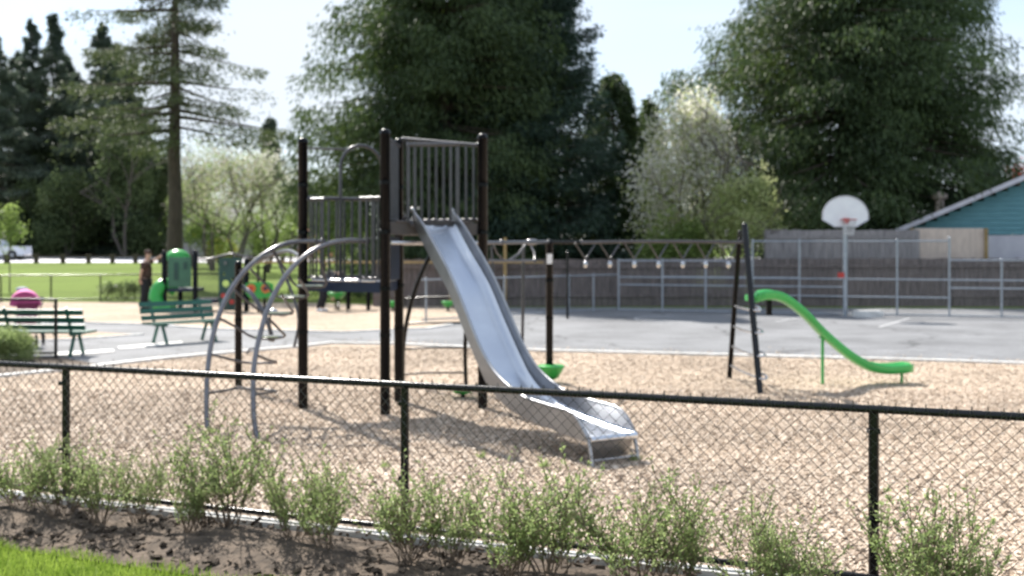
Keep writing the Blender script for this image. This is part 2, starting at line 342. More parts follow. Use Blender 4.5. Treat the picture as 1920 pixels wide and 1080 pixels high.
# chips kicked out over the kerb on to the asphalt
ex = rng.uniform(-8, 9, 2600); ed_ = np.stack([ex, np.interp(ex, kx, ky) + rng.exponential(.28, 2600)], 1)
pts = np.concatenate([pts, ed_])
mb = MB(); mb.quads(scatter_chips(0, pts, .010, .046, (.25, .7), .24, .006))
tag(mb.build('wood_chips', M['chip']), 'loose pale wood chips covering the play area', 'wood chips', kind='stuff')
pts = near_points(9000, 4.2, 9); fyv = 7.80 - .39 * (pts[:, 0] + 3.29); pts = pts[(pts[:, 1] < fyv - .1) & (pts[:, 1] > fyv - 1.6)]
g0 = G(0, 1025); gs = (G(350, 1075).y - g0.y) / (G(350, 1075).x - g0.x); pts = pts[pts[:, 1] > g0.y + gs * (pts[:, 0] - g0.x)]
mb = MB(); mb.quads(scatter_chips(0, pts, .015, .06, (.3, .8), .45, .05, .5))
tag(mb.build('bark_mulch', M['soil']), 'dark bark mulch lumps lying on the soil bed', 'mulch', kind='stuff')
# grass blades in the near left corner
n = 26000; gx = rng.uniform(-3.6, -.5, n); gyy = rng.uniform(5.0, 6.95, n); keep = gyy < g0.y + gs * (gx - g0.x) + .05 * np.sin(gx * 9) - .02
gx, gyy = gx[keep], gyy[keep]; n = len(gx)
base = np.stack([gx, gyy, np.zeros(n)], 1); a = rng.uniform(0, 6.28, n); h = rng.uniform(.03, .075, n)
sd_ = np.stack([np.cos(a), np.sin(a), a * 0], 1) * .003; ln = np.stack([rng.normal(0, .02, n), rng.normal(0, .02, n), h], 1)
mb = MB(); mb.quads(np.stack([base - sd_, base + sd_, base + ln + sd_ * .3, base + ln - sd_ * .3], 1))
tag(mb.build('grass', M['blade']), 'bright green mown grass in front of the soil bed', 'grass', kind='stuff')
# kerbs
def strip(pts, wd, z0, z1):
    mb = MB(); P = [Vector((p.x, p.y, 0)) for p in pts]; L = []; Rr = []
    for i, p in enumerate(P):
        t = (P[min(i + 1, len(P) - 1)] - P[max(i - 1, 0)]).normalized(); nn = Vector((-t.y, t.x, 0)) * wd / 2
        L.append(p + nn); Rr.append(p - nn)
    n = len(P)
    vs = [Vector((v.x, v.y, z)) for z in (z0, z1) for row in (L, Rr) for v in row]
    fs = []
    for i in range(n - 1):
        fs += [(2 * n + i, 3 * n + i, 3 * n + i + 1, 2 * n + i + 1), (i, i + 1, n + i + 1, n + i), (i, 2 * n + i, 2 * n + i + 1, i + 1), (n + i, n + i + 1, 3 * n + i + 1, 3 * n + i)]
    mb.add(vs, fs); return mb
struct('kerb', strip(kerb, .14, -.02, .045), M['concrete'])
struct('kerb', strip([Vector((-9, fy(-9) - .02, 0)), Vector((9, fy(9) - .02, 0))], .10, -.02, .05), M['concrete'])
struct('kerb', strip(farch[0:8], .12, -.02, .035), M['concrete'])
struct('kerb', strip([G(*p) for p in [(-300, 655), (140, 637), (268, 628)]], .12, -.02, .03), M['concrete'])
def slab(px, z=.016): return sheet([G(*p) for p in px], z)
struct('path', slab([(100, 669), (215, 661), (212, 656), (95, 663)]), M['concrete'])
struct('path', slab([(225, 656), (345, 646), (340, 641), (220, 651)]), M['concrete'])
def line(px, wd=.06):
    return strip([G(*p) for p in px], wd, .003, .009)
struct('court_line', line([(1648, 614), (1705, 597)], .08), M['paint'])
struct('court_line', line(bez([(1300, 604), (1240, 602), (1200, 600), (1192, 597), (1215, 594), (1260, 592)], 5), .07), M['paint'])
struct('court_line', line([(1455, 603), (1500, 596)], .07), M['paint'])
# far road
rd = MB(); rd.add([(x, y, terrain(x, y) + .03) for y in (97, 112) for x in (-900, 900)], [(0, 1, 3, 2)]); 
rd.add([(x, y, .8) for y in (112, 121) for x in (-900, 900)], [(0, 1, 3, 2)])
struct('road', rd, mat('pale_road', (.60, .58, .59), .8, 0, (.52, .50, .51), .4))

# ------------------------------------------------------------------ near chain link fence
def chain_fence(name, A, B, h, posts, label, mr, mw, mpost, pitch=.074, wr=.0019, rr=.022, pr=.028, bottom=True, rails=(), spikes=False, wire=True, group=None):
    A = Vector(A); B = Vector(B); d = (B - A); L = d.length; d.normalize()
    t = thing(name, label, 'fence', A, group=group); nrm = Vector((-d.y, d.x, 0))
    loc = lambda u, z, o=0: d * u + nrm * o + Vector((0, 0, z))
    m = MB(); m.tube([loc(0, h), loc(L, h)], rr, 10); m.build('top_rail', mr, t)
    for z in rails: m = MB(); m.tube([loc(0, z), loc(L, z)], rr * .9, 8); m.build('rail', mr, t)
    if bottom: m = MB(); m.tube([loc(0, .09), loc(L, .09)], rr * .85, 8); m.build('bottom_rail', mr, t)
    for u in posts:
        m = MB(); m.tube([loc(u, -.05, pr + .01), loc(u, h - .01, pr + .01)], pr, 10); m.lathe(loc(u, h - .01, pr + .01), [(pr * 1.05, 0), (pr * .8, pr * .6), (.004, pr)], 10)
        m.box(loc(u, h - .12, pr * .5), (.06, .05, .025)); m.box(loc(u, .4, pr * .5), (.06, .05, .02)); m.build('post', mpost, t)
    if wire:
        m = MB(); q = []; o = -rr - .004; k = int((L + h) / pitch) + 1; zb, zt = .06, h + .005
        def seg(u0, z0, u1, z1, oo):
            p = np.array(loc(u0, z0, oo)); r_ = np.array(loc(u1, z1, oo)); dd = r_ - p; dd /= np.linalg.norm(dd)
            n1 = np.array(nrm); s1 = np.cross(dd, n1)
            for (e, f_) in ((s1, n1), (n1, -s1), (-s1, -n1), (-n1, s1)):
                q.append([p + (e + f_) * wr * .7, p + (f_ - e) * wr * .7, r_ + (f_ - e) * wr * .7, r_ + (e + f_) * wr * .7])
        asp = 1.0
        for i in range(k):
            for sgn in (1, -1):
                u0 = i * pitch if sgn < 0 else i * pitch - h; u1 = u0 + sgn * (zt - zb) * asp; z0, z1 = zb, zt
                for lim in (0, L):
                    pass
                ua, ub = (u0, u1)
                if max(ua, ub) <= 0 or min(ua, ub) >= L: continue
                def clip(u, z, v, zz):
                    if u < 0: z = z + (zz - z) * (0 - u) / (v - u); u = 0
                    if u > L: z = z + (zz - z) * (L - u) / (v - u); u = L
                    return u, z
                a0 = clip(ua, z0, ub, z1); b0 = clip(ub, z1, ua, z0)
                if abs(a0[0] - b0[0]) < .01: continue
                seg(a0[0], a0[1], b0[0], b0[1], o + .0025 * sgn)
        if spikes:
            for i in range(int(L / pitch)):
                u = i * pitch + random.uniform(-.004, .004)
                seg(u, h - .01, u + .016, h + rr + .022, o); seg(u + .03, h - .01, u + .012, h + rr + .020, o + .004)
                if i % 4 == 0:   # tie wires wrapped slantwise over the rail
                    pts_ = [loc(u + .05 * a_ / 10, h + math.cos(R(a_ * 30)) * (rr + .003), math.sin(R(a_ * 30)) * (rr + .003)) for a_ in range(11)]
                    m.tube(pts_, .0022, 4)
        m.quads(q); m.build('chain_link_mesh', mw, t)
    return t
A0 = Vector((-8.5, fy(-8.5), 0)); B0 = Vector((7.3, fy(7.3), 0)); dd = (B0 - A0).normalized()
us = [(Vector((x, fy(x), 0)) - A0).length for x in (-5.9, -3.29, -.70, 1.95, 4.6, 7.2)]
chain_fence('chain_link_fence', A0, B0, 1.0, us, 'long black vinyl chain link fence in the foreground with small leafy shrubs before it', M['blackpaint'], M['wire'], M['blackpaint'], spikes=True)
# short fence whose end post stands on the left bed
P0 = G(103, 672); chain_fence('chain_link_fence', P0 + Vector((-9, .15, 0)), P0, 1.0, [0, 3, 6, 9], 'black fence ending in a post beside the left green bench', M['blackpaint'], M['wire'], M['blackpaint'], wr=.0018)
mbk = MB(); mbk.ball((0, 0, 1.05), .045)
# fence in front of the far lawn
PF = G(-500, 572); PG = G(470, 562)
chain_fence('chain_link_fence', PF, PG, .93, [x * 1.62 for x in range(0, 12)], 'low black fence between the far wood chips and the lawn', M['blackpaint'], M['wire'], M['blackpaint'], wr=.0015, pitch=.15)

# ------------------------------------------------------------------ the big play structure
PS = thing('play_structure', 'tall playground tower with steel slide, arched climber, overhead bars and green slide', 'play structure', (-1.4, 12.0, 0))
def wpart(mb, name, m, parent=PS): return mb.build(name, m, parent, world=True)
def post(x, y, top, r=.057, name='post', m=None, parent=PS):
    mb = MB(); mb.lathe((x, y, 0), [(r, -.1), (r, top - r * 1.1), (r * 1.1, top - r * 1.1), (r * 1.1, top - r), (r * 1.02, top - r * .6), (r * .75, top - r * .25), (r * .4, top - r * .05), (.005, top)], 20)
    for z in (.9, 1.42, 2.05, 2.6):
        if z < top - .2: mb.lathe((x, y, z), [(r + .004, -.02), (r + .004, .02)], 20)
    return wpart(mb, name, m or M['post'], parent)
pA, pB, pC, pD = Vector((-1.413, 11.88, 0)), Vector((-.34, 12.35, 0)), Vector((-2.42, 12.35, 0)), Vector((-1.368, 12.9, 0))
for p, h in ((pA, 3.2), (pB, 3.2), (pC, 3.15), (pD, 3.2)): post(p.x, p.y, h)
pE = G(447, 725); post(pE.x, pE.y, 1.70, .048)
pF = Vector((.52, 14.8, 0)); post(pF.x, pF.y, 1.99, .05)
mb = MB(); mb.box((pF.x, pF.y - .053, 1.72), (.075, .01, .14)); wpart(mb, 'sticker', M['white'])
Z = lambda v, z: Vector((v.x, v.y, z))
def deck(pts, z, th, name='deck'):
    c = sum(pts, Vector()) / len(pts); P = [(c + (p - c) * .97) for p in pts]
    a = (P[1] - P[0]).cross(P[2] - P[0]).z
    if a < 0: P = P[::-1]
    mb = MB(); mb.prism([(p.x, p.y) for p in P], z - th, z)
    for i in range(3):   # row of bright rolled lip pieces
        p, q = P[i], P[(i + 1) % 3]; d = (q - p)
        for k in range(6):
            a_ = p + d * (.10 + .135 * k); b_ = p + d * (.10 + .135 * k + .105)
            mb.tube([Z(a_, z + .006), Z(b_, z + .006)], .016, 6)
    return wpart(mb, name, M['deck'])
deck([pA, pB, pD], 2.16, .14); 
dk = MB(); P = [pA, pD, pC]; c = sum(P, Vector()) / 3; P = [c + (p - c) * .97 for p in P]; dk.prism([(p.x, p.y) for p in P], 1.37, 1.49); wpart(dk, 'lower_deck', M['blue'])
dk = MB()
for i in range(3):
    p, q = P[i], P[(i + 1) % 3]; d = q - p
    for k in range(4): dk.tube([Z(p + d * (.1 + .21 * k), 1.50), Z(p + d * (.1 + .21 * k + .17), 1.50)], .02, 6)
wpart(dk, 'deck_lip', M['bright'])
mb = MB(); mb.plate([Z(pA, 1.5) + Vector((.03, .1, 0)), Z(pD, 1.5) - Vector((0, .1, 0)), Z(pD, 2.0) - Vector((0, .1, 0)), Z(pA, 2.0) + Vector((.03, .1, 0))], (.02, 0, 0)); wpart(mb, 'riser_panel', M['blue'])
# barrier of the upper deck (back sides)
def barrier(p, q, z0, z1, n, r=.014, name='barrier', i0=.06, z2=None):
    z2 = z2 or z1; d = q - p; mb = MB(); mb.tube([Z(p + d * .04, z1), Z(p + d * .96, z2)], .022, 8); mb.tube([Z(p + d * .04, z0), Z(p + d * .96, z0)], .016, 8)
    for k in range(n):
        u = i0 + (1 - 2 * i0) * (k + .5) / n; mb.tube([Z(p + d * u, z0), Z(p + d * u, z1 + (z2 - z1) * u)], r, 8)
    for u in (.05, .95): mb.ball(Z(p + d * u, z1 + (z2 - z1) * u), .03)
    return wpart(mb, name, M['grey'])
barrier(pD, pB, 2.2, 3.19, 10, z2=3.06); barrier(pA + Vector((.02, 0, 0)), pD, 2.2, 3.1, 9)
fd = pB - pA
# hoop over the slide entrance
h0 = pA + fd * .23; h1 = pA + fd * .73; mb = MB()
mb.tube([Z(h0, 2.16), Z(h0, 3.03)], .021, 10); mb.tube([Z(h1, 2.16), Z(h1, 3.03)], .021, 10); mb.tube([Z(h0 - fd * .02, 3.03), Z(h1 + fd * .02, 3.06)], .024, 10)
for u in (.30, .66): mb.tube([Z(pA + fd * u, 2.2), Z(pA + fd * u, 3.04)], .013, 8)
wpart(mb, 'entrance_hoop', M['grey'])
mb = MB(); mb.tube([Z(pA + fd * .06, 1.93), Z(pA + fd * .94, 1.93)], .024, 8); wpart(mb, 'cross_bar', M['bright'])
# barrier with arch on the lower deck (back side C-D) and front side C-A top bar
barrier(pC, pD, 1.53, 2.45, 11)
cd_ = pD - pC; mb = MB()
for o0, o1 in ((.38, .82),):
    a_, b_ = pC + cd_ * o0, pC + cd_ * o1
    pts_ = [Z(a_, 1.5), Z(a_, 2.7)] + [Z(a_.lerp(b_, .5 - .5 * math.cos(R(t))), 2.82 + .27 * math.sin(R(t))) for t in range(0, 181, 20)] + [Z(b_, 2.7), Z(b_, 1.5)]
    mb.tube(pts_, .021, 10)
mb.tube([Z(pC + cd_ * .05, 3.03), Z(a_, 3.03) + Vector((.06, 0, 0))], .012, 8)
wpart(mb, 'doorway_arch', M['grey'])
ca = pA - pC; mb = MB(); 
for u0, u1, us_ in ((.06, .27, (.09, .17, .25)), (.70, .95, (.71, .78, .85, .92))):
    mb = MB(); mb.tube([Z(pC + ca * u0, 2.43), Z(pC + ca * u1, 2.43)], .02, 8); mb.tube([Z(pC + ca * u0, 1.53), Z(pC + ca * u1, 1.53)], .014, 8)
    for u in us_: mb.tube([Z(pC + ca * u, 1.52), Z(pC + ca * u, 2.43)], .013, 8)
    wpart(mb, 'barrier', M['grey'])
# --- stainless slide
d = Vector((.517, -.856, 0)).normalized(); nn = Vector((.856, .517, 0)).normalized(); c0 = Vector((-.876, 12.10, 0)); hw = .245
wall = [(-.05, 2.30), (0, 2.26), (.25, 2.10), (.8, 1.645), (1.1, 1.33), (1.43, .945), (1.62, .77), (1.8, .65), (2.05, .55), (2.35, .475), (2.8, .45), (3.157, .424), (3.365, .247)]
bed = [(-.05, 2.15), (0, 2.15), (.25, 1.93), (.8, 1.45), (1.1, 1.12), (1.43, .74), (1.62, .56), (1.8, .45), (2.05, .36), (2.35, .31), (2.8, .27), (3.157, .245), (3.365, .24)]
def pos(t, z, o): return c0 + d * t + nn * o + Vector((0, 0, z))
wl = bez([(a_, b_, 0) for a_, b_ in wall], 3); bd = [Vector((p.x, float(np.interp(p.x, [q[0] for q in bed], [q[1] for q in bed])), 0)) for p in wl]
bd = [Vector((p.x, p.y, 0)) for p in bd]
for i in range(1, len(bd) - 1): bd[i].y = .25 * bd[i - 1].y + .5 * bd[i].y + .25 * bd[i + 1].y
slide = MB(); prof = []
for p, b in zip(wl, bd):
    row = [pos(p.x, b.y, -hw + .03), pos(p.x, b.y - .006, -hw * .5), pos(p.x, b.y - .012, 0), pos(p.x, b.y - .006, hw * .5), pos(p.x, b.y, hw - .03)]
    row = [pos(p.x, b.y + .035, -hw)] + row + [pos(p.x, b.y + .035, hw)]
    prof.append(row)
n = len(prof); k = 7; slide.add([v for r_ in prof for v in r_], [(i * k + j, i * k + j + 1, (i + 1) * k + j + 1, (i + 1) * k + j) for i in range(n - 1) for j in range(k - 1)], True)
slide.add([v - Vector((0, 0, .012)) for r_ in prof for v in r_], [(i * k + j, (i + 1) * k + j, (i + 1) * k + j + 1, i * k + j + 1) for i in range(n - 1) for j in range(k - 1)], True)
sl_o = wpart(slide, 'slide', M['steel'])
for sgn in (-1, 1):
    mb = MB(); th = .012; vs = []
    for p, b in zip(wl, bd):
        o = hw * sgn
        vs += [pos(p.x, b.y - .02 - (.0 if p.x > .3 else 0), o), pos(p.x, p.y, o), pos(p.x, p.y, o + th * sgn), pos(p.x, b.y - .03, o + th * sgn)]
    fs = []
    for i in range(n - 1):
        for j in range(4): fs.append((i * 4 + j, i * 4 + (j + 1) % 4, (i + 1) * 4 + (j + 1) % 4, (i + 1) * 4 + j))
    fs += [(0, 1, 2, 3), ((n - 1) * 4 + 3, (n - 1) * 4 + 2, (n - 1) * 4 + 1, (n - 1) * 4)]
    mb.add(vs, fs); mb.tube([pos(p.x, p.y, (hw + .008) * sgn) for p in wl], .017, 8); mb.ball(pos(wl[0].x, wl[0].y, (hw + .008) * sgn), .03)
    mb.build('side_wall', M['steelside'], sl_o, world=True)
mb = MB(); mb.tube([pos(3.385, .235, -hw), pos(3.385, .235, hw)], .03, 10); mb.build('exit_lip', M['steel'], sl_o, world=True)
mb = MB()
for sgn in (-1, 1): mb.tube([pos(3.36, .24, hw * sgn), pos(3.40, .10, hw * sgn), pos(3.43, -.05, hw * sgn)], .017, 8)
mb.tube([pos(3.41, .06, -hw), pos(3.41, .06, hw)], .012, 8); mb.plate([pos(3.30, .05, -hw + .02), pos(3.30, .05, hw - .02), pos(3.36, .21, hw - .02), pos(3.36, .21, -hw + .02)], d * .006)
mb.build('exit_support', M['steelside'], sl_o, world=True)
mb = MB(); mb.tube([pos(.05, 2.12, -hw - .05), pos(-.12, 2.24, -hw - .05), pos(-.2, 2.2, -hw - .05)], .018, 8); mb.build('mounting_bracket', M['grey'], sl_o, world=True)
# --- arched climber
def arc(pxs, r, name, m): mb = MB(); P_ = bez([W(*p) for p in pxs], 6); mb.tube(P_, r, 12); mb.ball(P_[0], r * 1.5); wpart(mb, name, m); return P_
aA = [(605, 453, 12.35), (560, 453, 12.2), (520, 463, 12.0), (478, 490, 11.8), (442, 530, 11.6), (415, 580, 11.4), (398, 635, 11.25), (389, 700, 11.1), (387, 770, 11.0), (389, 812, 10.95)]
aB = [(688, 452, 12.05), (650, 451, 11.9), (610, 459, 11.7), (572, 480, 11.5), (535, 518, 11.3), (505, 572, 11.1), (487, 630, 10.9), (476, 690, 10.75), (475, 760, 10.6), (478, 800, 10.55), (484, 826, 10.5)]
arc(aA, .027, 'climber_rail', M['silver']); arc(aB, .027, 'climber_rail', M['silver'])
def tread(pxs, r=.014): mb = MB(); mb.tube(bez([W(*p) for p in pxs], 3), r, 8); wpart(mb, 'tread', M['grey']); 
tread([(389, 737, 11.1), (420, 733, 11.3), (450, 728, 11.5), (517, 733, 11.4), (500, 737, 11.0), (476, 740, 10.7)])
tread([(396, 665, 11.2), (425, 672, 11.5), (462, 680, 11.7), (518, 680, 11.5), (500, 674, 11.1), (482, 666, 10.85)])
tread([(412, 597, 11.4), (440, 612, 11.6), (480, 634, 11.8), (532, 632, 11.6), (524, 618, 11.3), (503, 597, 11.1)])
tread([(440, 545, 11.6), (470, 570, 11.8), (500, 588, 12.0), (548, 588, 11.9), (540, 572, 11.6), (528, 552, 11.3)])
tread([(470, 505, 11.8), (500, 535, 12.0), (522, 557, 12.1), (575, 557, 12.0), (572, 540, 11.8), (560, 522, 11.5)])
tread([(510, 470, 12.0), (535, 505, 12.1), (558, 537, 12.2), (608, 537, 12.1), (608, 515, 11.9), (600, 490, 11.7)])
for y0, x0, x1, zz in ((588, 503, 545, 11.85), (557, 525, 572, 12.02), (537, 558, 606, 12.12), (633, 480, 528, 11.7)):
    mb = MB(); mb.bar(W(x0, y0 - 2, zz), W(x1, y0 - 2, zz), .09, .02); wpart(mb, 'tread_plate', M['bright'])
# pole wheel climber between post E and the lower deck
mb = MB(); mb.tube(bez([Z(pE, 1.35) + Vector((.05, 0, 0)), W(475, 555, 14.0), W(500, 600, 13.7), W(512, 640, 13.6)], 5), .03, 8); wpart(mb, 'brace', M['grey'])
mb = MB(); mb.tube(bez([Z(pC, 1.75), W(540, 470, 13.3), W(505, 480, 13.9), Z(pE, 1.55)], 5), .024, 8); wpart(mb, 'link_rail', M['grey'])
mb = MB(); mb.tube(bez([W(515, 472, 13.5), W(528, 505, 13.5), W(548, 550, 13.4), W(560, 600, 13.3), W(552, 650, 13.3)], 4), .018, 8); mb.tube([W(505, 640, 13.5), W(507, 580, 13.5)], .014, 6)
mb.tube(bez([W(463, 664, 13), W(468, 655, 13), W(476, 654, 13), W(480, 668, 13)], 4), .012, 6)
wpart(mb, 'curved_pole', M['grey'])
for q in ((512, 583), (530, 590), (487, 632)):
    mb = MB(); mb.ball(W(q[0], q[1], 13.4), .045, sc=(1.3, 1, .7)); wpart(mb, 'foot_disc', M['bright'])
# --- rails from tower to post F
e1 = Vector((.45, 14.9, 0))
mb = MB(); mb.tube([Z(pB, 1.93), Z(pF, 1.955)], .024, 10); mb.ball(Z(pB.lerp(pF, .25), 1.94), .035); wpart(mb, 'overhead_rail', M['grey'])
mb = MB(); mb.tube([Z(pD, 1.92), Vector((.28, 15.1, 1.955))], .024, 10); mb.ball((.28, 15.1, 1.955), .06, sc=(1.6, 1, .8)); wpart(mb, 'overhead_rail', M['silver'])
mb = MB(); a_ = W(915, 489, 13.2); b_ = W(1003, 489, 14.3); mb.tube([a_, b_], .016, 8)
mb.tube([W(926, 461, 13.3), W(932, 475, 13.4), W(945, 488, 13.6)], .012, 8); mb.tube([W(985, 459, 14.2), W(972, 477, 14), W(955, 488, 13.8)], .016, 8)
mb.tube([W(996, 462, 14.6), W(1002, 474, 14.5), W(1003, 489, 14.3)], .016, 8); mb.ball(b_, .03); wpart(mb, 'hand_bar', M['grey'])
mb = MB(); mb.tube([W(981, 458, 14.9), W(981, 560, 14.9), W(979, 660, 14.9), W(978, 716, 14.9)], .022, 8); wpart(mb, 'fire_pole', M['grey'])
mb = MB(); mb.tube([W(921, 462, 14.3), W(925, 520, 14.3), W(931, 560, 14.3), W(928, 640, 14.3), W(925, 725, 14.3)], .018, 8); wpart(mb, 'fire_pole', M['grey'])
# --- dark arched climber behind the slide
mb = MB(); mb.tube(bez([W(818, 462, 14.0), W(800, 492, 14.1), W(778, 545, 14.3), W(763, 602, 14.5), (W(756, 655, 14.8)), W(755, 716, 14.95)], 5), .03, 8); wpart(mb, 'climber_rail', M['post'])
mb = MB(); mb.tube(bez([W(905, 500, 13.6), W(888, 545, 13.7), W(876, 600, 13.8), W(872, 655, 13.9), W(874, 730, 14.1)], 5), .026, 8); wpart(mb, 'climber_rail', M['post'])
for y_ in (608, 655, 560, 702):
    mb = MB(); mb.tube([W(760, y_, 14.6), W(800, y_ - 3, 14.5), W(873, y_ - 3, 13.9)], .014, 6); wpart(mb, 'rung', M['post'])
def pod(x, y, z0, z1, r, m=None, parent=PS, nm='step_pod'):
    mb = MB(); h = z1 - z0; mb.lathe((x, y, 0), [(r * .25, z0), (r * .55, z0 + h * .15), (r * .85, z0 + h * .6), (r * .98, z0 + h * .85), (r, z1 - .005), (r * .93, z1), (.01, z1 + .005)], 20)
    return wpart(mb, nm, m or M['greenpod'], parent)
pod(pF.x + .02, pF.y - .05, .05, .25, .185)
q_ = G(868, 748); pod(q_.x, q_.y, .06, .15, .18); mb = MB(); mb.tube([Z(q_, -.05), Z(q_, .08)], .03, 8); wpart(mb, 'pod_stem', M['post'])
q_ = G(922, 730); pod(q_.x, q_.y, .08, .2, .14)
# --- bar ladder with hanging grips
gT = Vector((3.13, 14.65, 0)); hT = Vector((3.107, 14.25, 0)); cE = (gT + hT) / 2; rd_ = (cE - pF); rl = rd_.length; rdn = rd_.normalized(); rp = Vector((-rdn.y, rdn.x, 0))
s0 = .17
mb = MB(); mb.tube([Z(pF, 1.95), Z(pF + rd_ * s0, 1.95)], .024, 10); mb.tube([Z(pF + rd_ * s0 - rp * .2, 1.945), Z(pF + rd_ * s0 + rp * .2, 1.945)], .022, 8); mb.ball(Z(pF + rd_ * s0, 1.96), .032); wpart(mb, 'link_tube', M['blackpaint'])
for sgn in (-1, 1):
    mb = MB(); pts_ = [Z(pF + rd_ * (s0 + (1 - s0) * t) + rp * (.2 * sgn), 1.945 + .015 * math.sin(math.pi * t)) for t in np.linspace(0, 1, 9)]; mb.tube(pts_, .021, 10); wpart(mb, 'overhead_rail', M['grey'])
gx_ = [1098, 1143, 1189, 1235, 1280, 1323, 1366]
for gx1 in gx_:
    # point on centre line seen at that column
    tt = np.linspace(0, 1, 400); best = min(tt, key=lambda t: abs(960 + F * (pF + rd_ * t).x / (pF + rd_ * t).y - gx1)); c_ = pF + rd_ * best
    mb = MB(); e = .13
    for sgn in (-1, 1):
        top = Z(c_ + rdn * (e * sgn) + rp * (.2 * sgn), 1.94); bot = Z(c_, 1.70); mb.tube([top, bot + Vector((0, 0, .02))], .011, 6)
    g_ = wpart(mb, 'hanger', M['grey'])
    mb = MB(); mb.ball((c_.x, c_.y, 1.645), .034, 12, 8, (.95, .95, 1.45)); mb.build('grip', M['bright'], g_, world=True)
# --- A-frame ladder
gb = G(1367, 710); hb = G(1426, 740)
for b_, t_, zt, mt, r_ in ((gb, gT, 2.08, M['post'], .036), (hb, hT, 2.17, M['blackpaint'], .042)):
    mb = MB(); mb.tube([Z(b_, -.05), Z(t_, zt)], r_, 12); mb.ball(Z(t_, zt), r_ * 1.02); wpart(mb, 'ladder_leg', mt)
mb = MB(); mb.tube([Z(gT, 1.95), Z(hT, 1.95)], .03, 8); mb.box((cE.x, cE.y, 2.05), (.05, .36, .07)); mb.ball(Z(gT, 1.98), .045); wpart(mb, 'ladder_head', M['blackpaint'])
for z in (.20, .48, .77, 1.06):
    f1 = z / 2.08; a_ = Z(gb.lerp(gT, f1), z); b_ = Z(hb.lerp(hT, z / 2.17), z); mb = MB()
    mb.tube(bez([a_, a_.lerp(b_, .5) + Vector((-.03, 0, 0)), b_, b_ + Vector((.09, -.02, .0)), b_ + Vector((.10, .08, .03)), b_ + Vector((.02, .12, .05))], 4), .016, 8); wpart(mb, 'rung', M['bright'])
# --- green slide
gs_ = [(3.30, 1.22), (3.37, 1.25), (3.48, 1.265), (3.60, 1.25), (3.75, 1.18), (3.99, .99), (4.24, .735), (4.57, .46), (4.80, .32), (4.95, .262), (5.15, .232), (5.30, .238), (5.45, .25), (5.52, .245)]
gp = bez([(a_, b_, 0) for a_, b_ in gs_], 3); mb = MB(); vs = []
for i, p in enumerate(gp):
    e = min(1, (gp[-1].x - p.x) / .12 + .35, (p.x - gp[0].x) / .1 + .4); hwg = .19 * e; y0 = 14.45 + (p.x - 3.3) * .12
    ring = [(-1, .02), (-.97, .035), (-.86, .03), (-.7, -.03), (0, -.05), (.7, -.03), (.86, .03), (.97, .035), (1, .02), (.96, -.05), (.7, -.085), (0, -.10), (-.7, -.085), (-.96, -.05)]
    vs += [Vector((p.x, y0 + a_ * hwg, p.y + b_)) for a_, b_ in ring]
k = 14; n = len(gp)
mb.add(vs, [(i * k + j, i * k + (j + 1) % k, (i + 1) * k + (j + 1) % k, (i + 1) * k + j) for i in range(n - 1) for j in range(k)] + [tuple(range(k)), tuple(range(n * k - 1, (n - 1) * k - 1, -1))], True)
gsl = wpart(mb, 'green_slide', M['green'])
for x_, zt in ((4.24, .64), (5.37, .15)):
    mb = MB(); y0 = 14.45 + (x_ - 3.3) * .12; mb.tube([(x_, y0, -.05), (x_, y0, zt)], .022, 8); mb.bar((x_ - .05, y0, zt + .01), (x_ + .05, y0, zt - .01), .1, .012); mb.build('support_leg', M['green'], gsl, world=True)
mb = MB(); mb.tube([(3.16, 14.4, 1.2), (3.34, 14.45, 1.2)], .045, 10); mb.build('slide_hub', M['green'], gsl, world=True)
mb = MB(); mb.box((3.52, 14.62, 1.06), (.07, .07, .22)); mb.build('mounting_bracket', M['post'], gsl, world=True)

# ------------------------------------------------------------------ benches
def make_bench(loc, rz, label, nsl):
    t = thing('park_bench', label, 'bench', loc, rz, 'green slatted park benches beside the path')
    L = 1.62
    for k in range(nsl):     # back slats, leaning back towards -y
        z = .50 + .13 * k; y = -.20 - .045 * k
        mb = MB(); mb.box((0, y, z), (L, .032, .092), M=Matrix.Rotation(R(14), 3, 'X')); mb.build('back_slat', M['benchgreen'], t)
    for k in range(3):
        mb = MB(); mb.box((0, -.12 + .15 * k, .405), (L, .125, .035)); mb.build('seat_slat', M['benchgreen'], t)
    for sx in (-.55, .55):
        mb = MB(); mb.box((sx, .03, .365), (.05, .46, .045)); mb.bar((sx, -.16, .38), (sx, -.20 - .045 * nsl - .02, .45 + .13 * nsl), .05, .035, (1, 0, 0)); mb.build('frame', M['benchgreen'], t)
        for sy in (-1, 1):
            mb = MB(); mb.bar((sx, .03 + .08 * sy, .36), (sx, .03 + .25 * sy, -.01), .045, .045, (1, 0, 0)); mb.build('leg', M['benchgreen'], t)
    return t
c1 = (G(309, 646) + G(384, 639)) / 2; make_bench((c1.x - .02, c1.y, .01), R(-130), 'green slatted bench on the path, in front of the green toddler structure', 3)
c2 = G(80, 668); make_bench((c2.x - .02, c2.y + .15, .01), R(-4), 'green slatted bench at the left edge, behind a fence post with a stroller beyond', 3)

